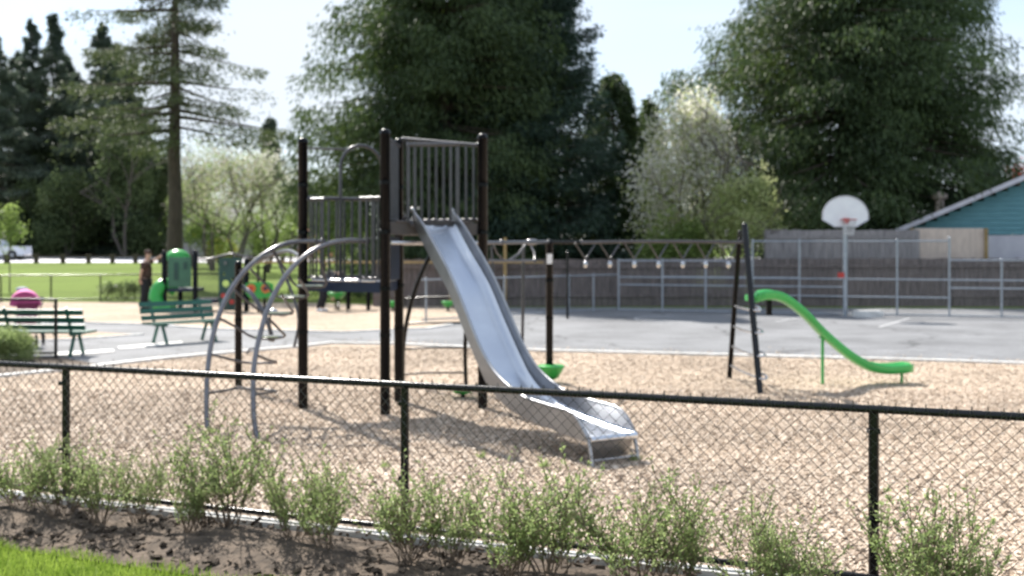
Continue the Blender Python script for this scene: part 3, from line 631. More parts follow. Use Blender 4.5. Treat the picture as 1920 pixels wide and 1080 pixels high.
# ------------------------------------------------------------------ stroller beyond the left bench
st = thing('stroller', 'pink hooded stroller standing beyond the left bench', 'stroller', G(52, 655) + Vector((-.33, .7, 0)), R(12)); st.scale = (.78, .78, .95)
mb = MB()
for i in range(9):
    pass
vs = []; nI, nJ = 9, 12
for i in range(nI):
    a = R(-10 + 115 * i / (nI - 1))
    for j in range(nJ): b = math.pi * j / (nJ - 1); rr_ = .34; vs.append((-.02 + rr_ * 1.05 * math.cos(b), -.1 + rr_ * math.sin(b) * math.cos(a) * 1.1, .82 + rr_ * .9 * math.sin(b) * math.sin(a) + .02 * math.sin(i * 3)))
mb.add(vs, [(i * nJ + j, i * nJ + j + 1, (i + 1) * nJ + j + 1, (i + 1) * nJ + j) for i in range(nI - 1) for j in range(nJ - 1)], True)
mb.build('hood', M['pink'], st)
mb = MB(); mb.ball((-.12, .03, 1.14), .1, sc=(1.5, 1, .5)); mb.build('folded_blanket', M['greyfab'], st)
mb = MB(); mb.plate([(-.22, -.1, .35), (.22, -.1, .35), (.24, .1, .85), (-.24, .1, .85)], (0, .03, 0)); mb.box((0, -.25, .38), (.42, .34, .06)); mb.build('seat', M['magenta'], st)
mb = MB()
for sx in (-.27, .27):
    mb.tube([(sx, .55, .95), (sx, .2, .75), (sx, -.42, .12)], .014, 8); mb.tube([(sx, .0, .55), (sx, .35, .12)], .014, 8)
mb.tube([(-.27, .55, .95), (.27, .55, .95)], .018, 8); mb.build('frame', M['darkcloth'], st)
for sx in (-.3, .3):
    for y_ in (-.42, .35):
        mb = MB(); mb.lathe((sx, y_, .12), [(.03, -.02), (.12, -.02), (.125, 0), (.12, .02), (.03, .02)], 16, Matrix.Rotation(R(90), 3, 'Y')); mb.build('wheel', M['rubber'], st)

# ------------------------------------------------------------------ people
def skin_mesh(name, chain, mt, parent, root=0, sub=2):
    """chain: list of (pos, radius, parent index)"""
    me = bpy.data.meshes.new(name); me.from_pydata([c[0] for c in chain], [(c[2], i) for i, c in enumerate(chain) if c[2] is not None], [])
    o = bpy.data.objects.new(name, me); COL.objects.link(o); o.parent = parent; KIDS.setdefault(parent.name, []).append(o) if parent is not None else None
    md = o.modifiers.new('skin', 'SKIN'); md.use_smooth_shade = True; s2 = o.modifiers.new('sub', 'SUBSURF'); s2.levels = s2.render_levels = sub
    if not me.skin_vertices: me.attributes  # layer made by the modifier
    if len(me.skin_vertices) == 0:
        bpy.context.view_layer.objects.active = o; o.select_set(True); bpy.ops.mesh.customdata_skin_add(); o.select_set(False)
    for i, c in enumerate(chain):
        r = c[1] if isinstance(c[1], tuple) else (c[1], c[1]); me.skin_vertices[0].data[i].radius = r
        me.skin_vertices[0].data[i].use_root = (i == root)
    me.materials.append(mt); return o
def head(parent, c, yaw, hairmat, cap=None, s=1.0):
    pass
def hand(chain, wrist_i, wrist, dirv, side, s=1.0):
    """palm and five fingers"""
    w = Vector(wrist); dv = Vector(dirv).normalized(); sv = Vector(side).normalized()
    chain.append((tuple(w + dv * .05 * s), (.028 * s, .018 * s), wrist_i)); pi = len(chain) - 1
    for k, (o, L) in enumerate(((-.03, .065), (-.01, .08), (.01, .075), (.03, .06))):
        chain.append((tuple(w + dv * .09 * s + sv * o * s), .010 * s, pi)); a_ = len(chain) - 1
        chain.append((tuple(w + dv * (.09 + L * .9) * s + sv * o * 1.15 * s + Vector((0, 0, -.02 * s))), .008 * s, a_))
    chain.append((tuple(w + dv * .06 * s + sv * -.055 * s), .010 * s, pi)); chain.append((tuple(w + dv * .10 * s + sv * -.075 * s), .009 * s, len(chain) - 1))
# standing man; local frame: faces +x
pm = thing('person', 'person in a brown shirt and dark trousers reaching up to the green play house', 'person', G(273, 582), R(12))
J = [((0, 0, .98), .12, None), ((.02, 0, 1.15), .12, 0), ((.03, 0, 1.32), (.14, .12), 1), ((.02, 0, 1.44), (.10, .08), 2), ((.04, 0, 1.53), .052, 3), ((.07, 0, 1.60), .075, 4), ((.08, 0, 1.69), (.088, .078), 5), ((.07, 0, 1.76), .06, 6),
     ((.02, .19, 1.42), .055, 3), ((.26, .21, 1.52), .042, 8), ((.47, .16, 1.66), .030, 9),
     ((.0, -.19, 1.41), .055, 3), ((-.10, -.25, 1.14), .042, 11), ((-.13, -.2, .95), .03, 12),
     ((0, .1, .92), .095, 0), ((.02, .10, .50), .062, 14), ((-.02, .10, .09), .042, 15), ((.07, .11, .04), .035, 16), ((.16, .115, .03), .025, 17),
     ((0, -.1, .92), .095, 0), ((-.03, -.11, .50), .062, 19), ((-.09, -.11, .09), .042, 20), ((.0, -.12, .04), .035, 21), ((.09, -.125, .03), .025, 22),
     ((.165, 0, 1.665), .012, 6)]
hand(J, 10, (.47, .16, 1.66), (.9, 0, .3), (0, 1, 0)); hand(J, 13, (-.13, -.2, .95), (.2, 0, -1), (1, 0, 0))
body = skin_mesh('body', J, M['skin'], pm)
sh = [((0, 0, .90), (.21, .20), None), ((.01, 0, 1.10), (.20, .19), 0), ((.02, 0, 1.30), (.21, .19), 1), ((.02, 0, 1.44), (.15, .13), 2), ((.03, .19, 1.42), .095, 3), ((.20, .21, 1.50), .085, 4), ((.0, -.19, 1.41), .095, 3), ((-.07, -.24, 1.22), .08, 6)]
skin_mesh('shirt', sh, M['brown'], pm)
tr = [((0, 0, .95), (.18, .165), None), ((0, .10, .86), .135, 0), ((.02, .10, .50), .105, 1), ((-.02, .10, .08), .085, 2), ((0, -.10, .86), .135, 0), ((-.03, -.11, .50), .105, 4), ((-.09, -.11, .08), .085, 5)]
skin_mesh('trousers', tr, M['darkcloth'], pm)
for sx, y_ in ((.04, .11), (-.03, -.12)): 
    mb = MB(); mb.ball((sx, y_, .05), .06, 10, 6, (2.3, .85, .9)); mb.build('shoe', M['rubber'], pm)
mb = MB(); mb.ball((.065, 0, 1.745), .103, 14, 8, (1, .9, .75)); mb.prism([(.08, -.08), (.22, -.055), (.24, 0), (.22, .055), (.08, .08)], 1.725, 1.74); mb.build('cap', M['brown'], pm)
mb = MB()
for s_ in (-1, 1): mb.ball((.155, .03 * s_, 1.69), .011); mb.ball((.07, .088 * s_, 1.675), .025, sc=(.8, .4, 1.2))
mb.build('eyes_and_ears', M['skin'], pm)
# bending adult behind the tower
pb = thing('person', 'person in dark clothes bending over the green spring rider behind the tower', 'person', G(604, 584), R(-10))
J = [((0, 0, .92), .12, None), ((.14, 0, 1.02), .12, 0), ((.30, 0, 1.08), (.14, .12), 1), ((.40, 0, 1.10), (.09, .08), 2), ((.48, 0, 1.11), .05, 3), ((.54, 0, 1.10), .078, 4), ((.62, 0, 1.07), (.085, .075), 5), ((.67, 0, 1.04), .055, 6),
     ((.38, .18, 1.06), .052, 3), ((.44, .20, .82), .04, 8), ((.58, .12, .66), .028, 9), ((.38, -.18, 1.06), .052, 3), ((.42, -.2, .82), .04, 11), ((.56, -.12, .66), .028, 12),
     ((0, .1, .86), .09, 0), ((.06, .10, .46), .06, 14), ((-.04, .10, .08), .04, 15), ((.10, .11, .03), .03, 16), ((0, -.1, .86), .09, 0), ((.04, -.11, .46), .06, 18), ((-.1, -.11, .08), .04, 19), ((.04, -.12, .03), .03, 20)]
hand(J, 10, (.58, .12, .66), (.8, -.2, -.4), (0, 1, 0)); hand(J, 13, (.56, -.12, .66), (.8, .2, -.4), (0, 1, 0))
skin_mesh('body', J, M['skin'], pb)
skin_mesh('jacket', [((0, 0, .95), (.14, .13), None), ((.15, 0, 1.02), (.15, .14), 0), ((.30, 0, 1.09), (.16, .14), 1), ((.40, 0, 1.10), (.1, .09), 2), ((.38, .18, 1.06), .07, 3), ((.43, .2, .84), .055, 4), ((.55, .13, .69), .042, 5), ((.38, -.18, 1.06), .07, 3), ((.42, -.2, .84), .055, 7), ((.53, -.13, .69), .042, 8)], M['darkcloth'], pb)
skin_mesh('trousers', [((0, 0, .91), (.14, .12), None), ((0, .10, .82), .105, 0), ((.06, .10, .46), .085, 1), ((-.04, .10, .08), .065, 2), ((0, -.10, .82), .105, 0), ((.04, -.11, .46), .085, 4), ((-.1, -.11, .08), .065, 5)], M['darkcloth'], pb)
mb = MB(); mb.ball((.62, 0, 1.11), .105, 12, 8, (1.1, .95, .85)); mb.build('hair', M['hair'], pb)
for sx, y_ in ((.03, .11), (-.03, -.12)): mb = MB(); mb.ball((sx, y_, .045), .055, 10, 6, (2.2, .85, .9)); mb.build('shoe', M['white'], pb)
# spring rider and child
sr = thing('spring_rider', 'green spring rider with a small child on it behind the tower', 'spring rider', G(632, 582))
mb = MB(); mb.tube([Vector((.09 * math.cos(t * 1.1), .09 * math.sin(t * 1.1), .02 + .33 * t / 30)) for t in range(31)], .016, 6); mb.build('spring', M['post'], sr)
mb = MB(); mb.lathe((0, 0, 0), [(.05, .34), (.14, .36), (.28, .50), (.30, .54), (.26, .55), (.02, .50)], 16); mb.build('seat', M['greenpod'], sr)
mb = MB(); mb.tube([(-.18, 0, .5), (-.16, 0, .76), (-.16, -.13, .78)], .015, 6); mb.tube([(-.16, 0, .76), (-.16, .13, .78)], .015, 6); mb.build('handle', M['post'], sr)
pc = thing('person', 'small child in a pale grey jacket sitting on the green spring rider', 'person', G(632, 582) + Vector((.08, 0, .52)), R(180))
J = [((0, 0, .06), .08, None), ((0, 0, .20), .085, 0), ((0, 0, .30), .07, 1), ((.01, 0, .36), .035, 2), ((.02, 0, .43), .065, 3), ((.03, 0, .50), .07, 4), ((.02, .11, .29), .035, 2), ((.10, .12, .20), .03, 6), ((.2, .08, .22), .02, 7), ((.02, -.11, .29), .035, 2), ((.10, -.12, .20), .03, 9), ((.2, -.08, .22), .02, 10),
     ((.02, .06, .04), .05, 0), ((.16, .13, .02), .04, 12), ((.17, .16, -.18), .03, 13), ((.23, .16, -.2), .025, 14), ((.02, -.06, .04), .05, 0), ((.16, -.13, .02), .04, 16), ((.17, -.16, -.18), .03, 17), ((.23, -.16, -.2), .025, 18)]
hand(J, 8, (.2, .08, .22), (.8, -.3, 0), (0, 1, 0), .55); hand(J, 11, (.2, -.08, .22), (.8, .3, 0), (0, 1, 0), .55)
skin_mesh('body', J, M['skin'], pc); skin_mesh('jacket', [((0, 0, .08), .10, None), ((0, 0, .20), .10, 0), ((0, 0, .31), .08, 1), ((.02, .11, .29), .05, 2), ((.10, .12, .20), .042, 3), ((.02, -.11, .29), .05, 2), ((.10, -.12, .20), .042, 5)], M['greyfab'], pc)
mb = MB(); mb.ball((.02, 0, .50), .085, 12, 8); mb.build('hood', M['greyfab'], pc)

# ------------------------------------------------------------------ toddler structure
TS = thing('play_house', 'small green toddler play house with domed roof, barrier and cut-out panel', 'play house', G(360, 585))
ZT = 31.2; s_ = ZT / F
def tw(px, py, dz=0): return W(px, py, ZT + dz)
def tpart(mb, name, m, par=TS): return mb.build(name, m, par, world=True)
for px, top, dz in ((308, 470, 0), (366, 468, -.3), (338, 474, 1.0), (440, 480, .9), (462, 484, 0)):
    mb = MB(); b_ = tw(px, 500, dz); mb.lathe((b_.x, b_.y, 0), [(.075, -.1), (.075, tw(px, top, dz).z - .06), (.05, tw(px, top, dz).z - .02), (.005, tw(px, top, dz).z)], 12); tpart(mb, 'post', M['post'])
def panel(pxs, dz, th, m, name): mb = MB(); mb.plate([tw(a_, b_, dz) for a_, b_ in pxs], (0, th, 0)); return tpart(mb, name, m)
panel([(315, 482), (358, 482), (358, 538), (315, 538)], 0, .04, M['panelgreen'], 'wall_panel')
panel([(326, 492), (334, 492), (334, 525), (326, 525)], -.02, .01, M['darkpanel'], 'window_slot'); panel([(344, 492), (350, 492), (350, 505), (344, 505)], -.02, .01, M['darkpanel'], 'window_slot')
mb = MB(); c_ = tw(333, 486, .5); r_ = 24 * s_
mb.lathe(c_, [(r_ * 1.02, -.03), (r_, 0), (r_ * .9, .13), (r_ * .65, .23), (r_ * .3, .285), (.01, .3)], 20); tpart(mb, 'roof_dome', M['greenpod'])
mb = MB(); mb.plate([tw(314, 541), tw(364, 541), tw(364, 547), tw(314, 547)], (0, 1.0, 0)); tpart(mb, 'deck', M['blue'])
mb = MB(); mb.tube(bez([tw(330, 545, .3), tw(312, 534, .2), tw(298, 540, 0), tw(292, 560, -.1), tw(303, 578, -.2), tw(325, 580, -.3)], 5), [.20] * 26, 12); tpart(mb, 'curved_slide', M['greenpod'])
mb = MB(); mb.tube(bez([tw(366, 486), tw(395, 485), tw(415, 480), tw(436, 476), tw(455, 480), tw(474, 483)], 4), .035, 8)
for px in range(373, 409, 5): mb.tube([tw(px, 488), tw(px, 558)], .012, 6)
mb.tube([tw(366, 559), tw(410, 559)], .02, 6); tpart(mb, 'barrier', M['grey'])
mb = MB(); mb.plate([tw(370, 561), tw(405, 561), tw(405, 568), tw(370, 568)], (0, .9, 0)); tpart(mb, 'step', M['blue'])
# cut-out panel with round openings
def holed(x0, y0, x1, y1, holes, m, name, dz=0, par=TS):
    """panel with real round holes: built on a fine grid, cells inside a hole left out"""
    mb = MB(); nx_, ny_ = 34, int(34 * (y1 - y0) / (x1 - x0))
    for i in range(nx_):
        for j in range(ny_):
            ax, bx_ = x0 + (x1 - x0) * i / nx_, x0 + (x1 - x0) * (i + 1) / nx_; ay, by = y0 + (y1 - y0) * j / ny_, y0 + (y1 - y0) * (j + 1) / ny_
            if any(math.hypot((ax + bx_) / 2 - hx, (ay + by) / 2 - hy) < hr for hx, hy, hr in holes): continue
            for dd_, o_ in ((0, 1), (.04, -1)):
                q = [tw(ax, ay, dz), tw(bx_, ay, dz), tw(bx_, by, dz), tw(ax, by, dz)]; mb.quads([[tuple(v + Vector((0, dd_, 0))) for v in q]])
    return mb.build(name, m, par, world=True)
hp = holed(410, 483, 452, 582, [(423, 532, 6.5), (420, 514, 3), (437, 524, 4)], M['darkpanel'], 'activity_panel', -.1)
for q in ((419, 554), (435, 566)): mb = MB(); mb.lathe(tw(q[0], q[1], -.14), [(.07, 0), (.07, .03)], 12, Matrix.Rotation(R(90), 3, 'X')); mb.build('turning_knob', M['red'], hp, world=True)
mb = MB(); mb.lathe(tw(423, 493, -.14), [(.045, 0), (.045, .03)], 12, Matrix.Rotation(R(90), 3, 'X')); mb.build('turning_knob', M['silver'], hp, world=True)
# flower panel on posts
FP = thing('flower_panel', 'green play panel with two orange flower shapes standing on thin posts', 'play panel', G(486, 585))
mb = MB(); mb.plate([W(x_, y_, 30.8) for x_, y_ in bez_px] if False else [W(460, 532, 30.8), W(470, 529, 30.8), W(503, 529, 30.8), W(512, 533, 30.8), W(512, 549, 30.8), W(503, 558, 30.8), W(480, 560, 30.8), W(466, 557, 30.8), W(460, 548, 30.8)], (0, .05, 0)); mb.build('panel', M['greenpod'], FP, world=True)
for x_ in (471, 498):
    mb = MB(); c_ = W(x_, 541, 30.76); Mx = Matrix.Rotation(R(90), 3, 'X')
    for k_ in range(8): a = k_ * math.pi / 4; mb.lathe(c_ + Vector((.09 * math.cos(a), 0, .09 * math.sin(a))), [(.045, 0), (.045, .02)], 10, Mx)
    fl = mb.build('flower', M['orange'], FP, world=True)
    mb = MB(); mb.lathe(c_ - Vector((0, .025, 0)), [(.055, 0), (.055, .02)], 12, Mx); mb.build('flower_centre', M['red'] if x_ < 480 else M['blue'], fl, world=True)
for x_ in (484, 496): mb = MB(); b_ = W(x_, 500, 30.95); mb.tube([(b_.x, b_.y, -.05), (b_.x, b_.y, W(x_, 498, 30.9).z)], .04, 8); mb.build('post', M['post'], FP, world=True)
# far small pods
for i, (px, lab) in enumerate(((840, 'single green stepping pod on the far wood chips right of the tower'), (736, 'green stepping pod on the far wood chips seen between two black posts'))):
    b_ = G(px, 584); t = thing('stepping_pod', lab, 'stepping pod', b_, group='green stepping pods on the far wood chips')
    pod(b_.x, b_.y, .12, .30, .2, None, t, 'pod_top'); mb = MB(); mb.tube([(b_.x, b_.y, -.05), (b_.x, b_.y, .15)], .04, 8); mb.build('stem', M['post'], t, world=True)
# low balance table behind the tower
tb = thing('play_table', 'low dark play table with four legs beyond the tower', 'play table', G(672, 582))
b_ = G(672, 582); mb = MB(); mb.box((b_.x, b_.y, .62), (.75, .6, .05)); mb.build('table_top', M['blue'], tb, world=True)
for sx in (-.3, .3):
    for sy in (-.22, .22): mb = MB(); mb.tube([(b_.x + sx, b_.y + sy, -.02), (b_.x + sx, b_.y + sy, .6)], .035, 8); mb.build('leg', M['post'], tb, world=True)

# ------------------------------------------------------------------ far fences, house, hoop
def board_fence(name, A, B, h, label, m, rails=True, jit=.03, bw=.14, group=None):
    A = Vector((A[0], A[1], 0)); B = Vector((B[0], B[1], 0)); d = B - A; L = d.length; d.normalize(); nr = Vector((-d.y, d.x, 0)); t = thing(name, label, 'fence', A, group=group)
    mb = MB(); rz = math.atan2(d.y, d.x); u = 0
    while u < L:
        hh = h + random.uniform(-jit, jit) * .5; c = d * (u + bw / 2) + Vector((0, 0, hh / 2 - .01)) + nr * random.uniform(-.006, .006); mb.box(c, (bw - .008, .02, hh), rz); u += bw
    mb.build('board_panel', m, t)
    for z in (.35, h - .25):
        mb = MB(); mb.bar(nr * -.045 + Vector((0, 0, z)), d * L - nr * .045 + Vector((0, 0, z)), .045, .09); mb.build('rail', m, t)
    u = 0
    while u <= L + .01: mb = MB(); mb.box(d * u + nr * .07 + Vector((0, 0, h / 2)), (.09, .09, h), rz); mb.build('post', m, t); u += L / max(1, round(L / 2.4))
    return t
board_fence('wooden_fence', (-4.4, 34.0), (4.6, 34.2), 1.52, 'dark weathered board fence beyond the court, behind the tower', M['fencewood'])
board_fence('wooden_fence', (4.7, 34.3), (31, 33.6), 1.55, 'long dark board fence behind the court chain link', M['fencewood'])
board_fence('wooden_fence', (8.3, 34.8), (13.25, 34.9), 2.47, 'taller grey board fence screening below the right big tree', M['fencewood2'])
# yellowish cap beam and timber posts
yt = thing('timber_rail', 'yellow-brown timber rail on posts along the dark fence top', 'timber rail', (-4, 33.7, 0))
mb = MB(); mb.box((.5, 0, 1.42), (9.0, .05, .07)); mb.build('rail', M['newwood'], yt)
for x_ in (2.05, 3.78): mb = MB(); mb.box((x_, .04, 1.1), (.1, .08, 2.2)); mb.build('post', M['newwood'], yt)
# tall galvanised court fence
def tube_fence(name, A, B, posts, rails, label, hmesh=None, pr=.03, rr=.022):
    A = Vector((A[0], A[1], 0)); B = Vector((B[0], B[1], 0)); d = B - A; L = d.length; d.normalize(); t = thing(name, label, 'fence', A)
    for u, h in posts: mb = MB(); mb.tube([d * u + Vector((0, 0, -.05)), d * u + Vector((0, 0, h))], pr, 8); mb.ball(d * u + Vector((0, 0, h)), pr * 1.2); mb.build('post', M['galv'], t)
    for u0, u1, z in rails: mb = MB(); mb.tube([d * u0 + Vector((0, 0, z)), d * u1 + Vector((0, 0, z))], rr, 8); mb.build('rail', M['galv'], t)
    if hmesh:
        mb = MB(); q = []; p_ = .11
        for u0, u1, z0, z1 in hmesh:
            hh = z1 - z0; k = int((u1 - u0 + hh) / p_)
            for i in range(k):
                for sg in (1, -1):
                    a = u0 + i * p_ - (hh if sg > 0 else 0); b = a + sg * hh; a2, b2, za, zb = a, b, z0, z1
                    def cl(u, z, v, zz):
                        if u < u0: z += (zz - z) * (u0 - u) / (v - u); u = u0
                        if u > u1: z += (zz - z) * (u1 - u) / (v - u); u = u1
                        return u, z
                    if max(a, b) <= u0 or min(a, b) >= u1: continue
                    x0, y0 = cl(a, z0, b, z1); x1, y1 = cl(b, z1, a, z0)
                    if abs(x0 - x1) < .02: continue
                    P_ = np.array(d * x0 + Vector((0, .03, y0))); Q_ = np.array(d * x1 + Vector((0, .03, y1))); w_ = .0025
                    q.append([P_ + [0, 0, w_], P_ - [0, 0, w_], Q_ - [0, 0, w_], Q_ + [0, 0, w_]]); q.append([P_ + [0, w_, 0], P_ - [0, w_, 0], Q_ - [0, w_, 0], Q_ + [0, w_, 0]])
        mb.quads(q); mb.build('chain_link_mesh', M['galvwire'], t)
    return t
YF0, YF1 = G(1160, 583).y, G(1920, 597).y; XF0 = (1160 - 960) * YF0 / F; XF1 = (1920 - 960) * YF1 / F
def uf(px):   # distance along fence line for a picture column
    k = (px - 960) / F; dx, dy = XF1 - XF0, YF1 - YF0; t = (k * YF0 - XF0) / (dx - k * dy); return t * math.hypot(dx, dy)
def zf(px, y): t = uf(px) / math.hypot(XF1 - XF0, YF1 - YF0); Yd = YF0 + (YF1 - YF0) * t; return CAMH - (y - HY) * Yd / F
pl = [(1160, 487), (1242, 487), (1323, 487), (1411, 450), (1499, 450), (1587, 450), (1682, 450), (1780, 446), (1878, 487), (1980, 487)]
rl_ = [(1160, 1411, 489), (1411, 1780, 452), (1160, 1980, 523), (1160, 1980, 588), (1160, 1587, 536), (1411, 1780, 556), (1780, 1980, 488), (1780, 1980, 541), (1242, 1499, 520)]
tube_fence('chain_link_fence', (XF0, YF0), (XF1, YF1), [(uf(a), zf(a, b)) for a, b in pl], [(uf(a), uf(b), zf((a + b) / 2, c)) for a, b, c in rl_],
           'tall galvanised chain link fence with several rails along the court', [(uf(1160), uf(1411), .05, zf(1300, 489)), (uf(1411), uf(1780), .05, zf(1600, 452)), (uf(1780), uf(1980), .05, zf(1850, 488))])
lo0 = G(790, 606); lo1 = Vector((XF0, YF0, 0)); LL = (lo1 - lo0).length
tube_fence('chain_link_fence', (lo0.x, lo0.y), (lo1.x - .1, lo1.y), [(LL * t, 1.1) for t in (.02, .38, .72, .86)], [(0, LL, 1.08), (0, LL, .08)], 'low galvanised fence meeting the tall court fence at its corner', [(0, LL, .05, 1.08)], .025, .018)
# black tall pole near the low fence
bp = G(1064, 598); t = thing('fence_post', 'thin black post standing alone before the dark board fence', 'post', bp); mb = MB(); mb.tube([(0, 0, -.1), (0, 0, 1.75)], .035, 8); mb.ball((0, 0, 1.75), .045); mb.build('pole', M['blackpaint'], t)
# basketball hoop
hb_ = G(1586, 594); ht = thing('basketball_hoop', 'basketball hoop with white fan shaped backboard on a pole before the tall fence', 'basketball hoop', hb_)
s2 = hb_.y / F; hz = lambda y_: CAMH - (y_ - HY) * s2; hx = lambda x_: (x_ - 1586) * s2
mb = MB(); mb.tube([(0, .08, -.1), (0, .08, hz(405))], .055, 12); mb.tube([(0, .08, hz(415)), (hx(1577), -.35, hz(405))], .035, 8); mb.build('pole', M['galv'], ht)
cx = hx(1576); poly = [(-42, 420), (-42, 402)] + [(-42 * math.cos(R(a)), 405 - 36 * math.sin(R(a))) for a in range(8, 173, 8)] + [(42, 402), (42, 413), (20, 426), (-20, 426)]
poly = [(-42, 413)] + poly[1:]
sh_ = MB(); sh_.plate([(cx + a * s2, -.42, hz(b)) for a, b in poly], (0, .04, 0)); bb = sh_.build('backboard', M['white'], ht)
mb = MB(); mb.tube([(cx + a * s2, -.435, hz(b)) for a, b in poly + poly[:1]], .012, 6); mb.build('rim_trim', M['greyfab'], bb)
zr = hz(413); ry = -.42 - .28; mb = MB(); mb.tube([(cx + .21 * math.cos(t * math.pi / 10), ry + .21 * math.sin(t * math.pi / 10), zr) for t in range(21)], .012, 8); mb.box((cx, -.48, zr - .03), (.14, .1, .14)); mb.build('rim', M['red'], ht)
mb = MB()
for k in range(12):
    for sg in (-1, 1):
        pts_ = []
        for j in range(5):
            a = k * math.pi / 6 + sg * j * math.pi / 12; r_ = .205 - .09 * (j / 4) ** .7; pts_.append((cx + r_ * math.cos(a), ry + r_ * math.sin(a), zr - .42 * j / 4))
        mb.tube(pts_, .006, 4)
mb.build('net', M['net'], ht)
mb = MB(); mb.box((hx(1577), .0, hz(516)), (.17, .04, .14)); mb.build('red_sign', M['red'], ht)
mb = MB(); mb.box((.55, -.1, .09), (.72, .4, .18)); t = mb.build('concrete_block', M['concrete']); t.location = hb_; tag(t, 'low concrete block on the court at the foot of the hoop pole', 'concrete block')
# teal gabled building
YH = 37.0; sH = YH / F; X = lambda px: (px - 960) * sH; Zz = lambda y_: CAMH - (y_ - HY) * sH
hs = thing('garage', 'teal sided building with a low gable and white lower wall at the right edge', 'building', (X(1850), YH, 0))
rk0, rk1 = (1690, 437), (1960, 318); zi = lambda px: rk0[1] + (rk1[1] - rk0[1]) * (px - rk0[0]) / (rk1[0] - rk0[0])
mb = MB(); yy = 438; px_l = lambda y_: max(1700, rk0[0] + (y_ - rk0[1]) * (rk1[0] - rk0[0]) / (rk1[1] - rk0[1]) + 8)
apex = 1960
y_ = 440
while y_ > 326:           # lap boards
    y2 = max(y_ - 9, 324); xl = px_l(y2 + 4); xr = 2 * apex - xl; o = .0
    mb.add([(X(xl), YH - .03, Zz(y_)), (X(xr), YH - .03, Zz(y_)), (X(xr), YH, Zz(y2)), (X(xl), YH, Zz(y2)), (X(xl), YH, Zz(y_)), (X(xr), YH, Zz(y_))], [(0, 1, 2, 3), (0, 4, 5, 1)]); y_ = y2
    if y2 <= 324: break
mb.build('gable_siding', M['teal'], hs, world=True)
mb = MB(); mb.box(((X(1715) + X(2205)) / 2, YH + 3, Zz(441) / 2), (X(2205) - X(1715), 6, Zz(441))); mb.build('wall', M['whitewall'], hs, world=True)
mb = MB(); a_ = Vector((X(rk0[0]), 0, Zz(rk0[1] - 4))); b_ = Vector((X(apex), 0, Zz(rk1[1] - 4))); c_ = Vector((X(2 * apex - rk0[0]), 0, Zz(rk0[1] - 4)))
for p, q in ((a_, b_), (b_, c_)): mb.plate([p + Vector((0, YH - .5, 0)), q + Vector((0, YH - .5, 0)), q + Vector((0, YH + 6.4, 0)), p + Vector((0, YH + 6.4, 0))], (0, 0, .07))
mb.build('roof', M['roof'], hs, world=True); hs.rotation_euler.z = R(-22)
mb = MB()
for p, q in ((a_, b_), (b_, c_)): mb.plate([p + Vector((0, YH - .53, -.10)), q + Vector((0, YH - .53, -.10)), q + Vector((0, YH - .53, .075)), p + Vector((0, YH - .53, .075))], (0, .028, 0))
mb.build('barge_board', M['whitewall'], hs, world=True)
vt = thing('roof_vent', 'pale round roof vent poking above the teal building roof line', 'vent', (X(1814), YH + 2.4, 0)); 
mb = MB(); mb.tube([(0, 0, 3.0), (0, 0, Zz(382) + .3)], .16, 12); mb.lathe((0, 0, Zz(382) + .25), [(.17, 0), (.27, .05), (.27, .18), (.1, .28), (.01, .3)], 14); mb.build('vent_pipe', M['ply'], vt)
# plywood hoarding
pw = thing('plywood_screen', 'pale plywood screen with timber edge posts before the white garage wall', 'screen', (X(1780), 35.6, 0)); s3 = 35.6 / F
x0, x1 = (1716 - 960) * s3, (1845 - 960) * s3; z0, z1 = CAMH - (507 - HY) * s3, CAMH - (428 - HY) * s3
mb = MB(); mb.box(((x0 + x1) / 2, 35.6, (z0 + z1) / 2), (x1 - x0, .02, z1 - z0)); mb.build('sheet', M['ply'], pw, world=True)
for x_ in (x0 - .12, x1 + .05): mb = MB(); mb.box((x_, 35.55, z1 / 2), (.09, .09, z1)); mb.build('post', M['newwood'], pw, world=True)

# ------------------------------------------------------------------ pickup, wooden bollards, road sign, distant house
tk = thing('pickup_truck', 'white pickup truck parked beyond the lawn at the left edge', 'truck', (0, 0, 0)); sT = 107 / F
tk.location = ((-2 - 960) * sT, 107, .66)
bd_ = [(-2.9, .45), (2.75, .45), (2.9, .6), (2.85, 1.38), (.55, 1.38), (.45, 1.95), (.2, 2.02), (-.75, 2.02), (-1.35, 1.38), (-2.8, 1.25), (-2.95, .8)]
mb = MB(); mb.plate([(x_, -.95, z_) for x_, z_ in bd_], (0, 1.9, 0)); mb.build('body', M['truck'], tk)
mb = MB(); mb.plate([(.3, -.97, 1.42), (.25, -.97, 1.88), (-.7, -.97, 1.88), (-1.1, -.97, 1.42)], (0, 1.94, 0)); mb.build('window', M['glass'], tk)
for x_ in (-1.9, 1.75):
    for y_ in (-.88, .88):
        mb = MB(); mb.lathe((x_, y_, .42), [(.2, -.14), (.42, -.14), (.44, 0), (.42, .14), (.2, .14)], 20, Matrix.Rotation(R(90), 3, 'X')); wh = mb.build('wheel', M['rubber'], tk); mb = MB(); mb.lathe((x_, y_ - .05 * (1 if y_ < 0 else -1), .42), [(.02, -.12), (.24, -.12), (.24, .12), (.02, .12)], 14, Matrix.Rotation(R(90), 3, 'X')); mb.build('rim', M['chrome'], wh)
    mb = MB(); mb.lathe((x_, -.93, .5), [(.5, -.04), (.5, .04)], 20, Matrix.Rotation(R(90), 3, 'X')); mb.build('wheel_arch', M['rubber'], tk)
bol0 = None
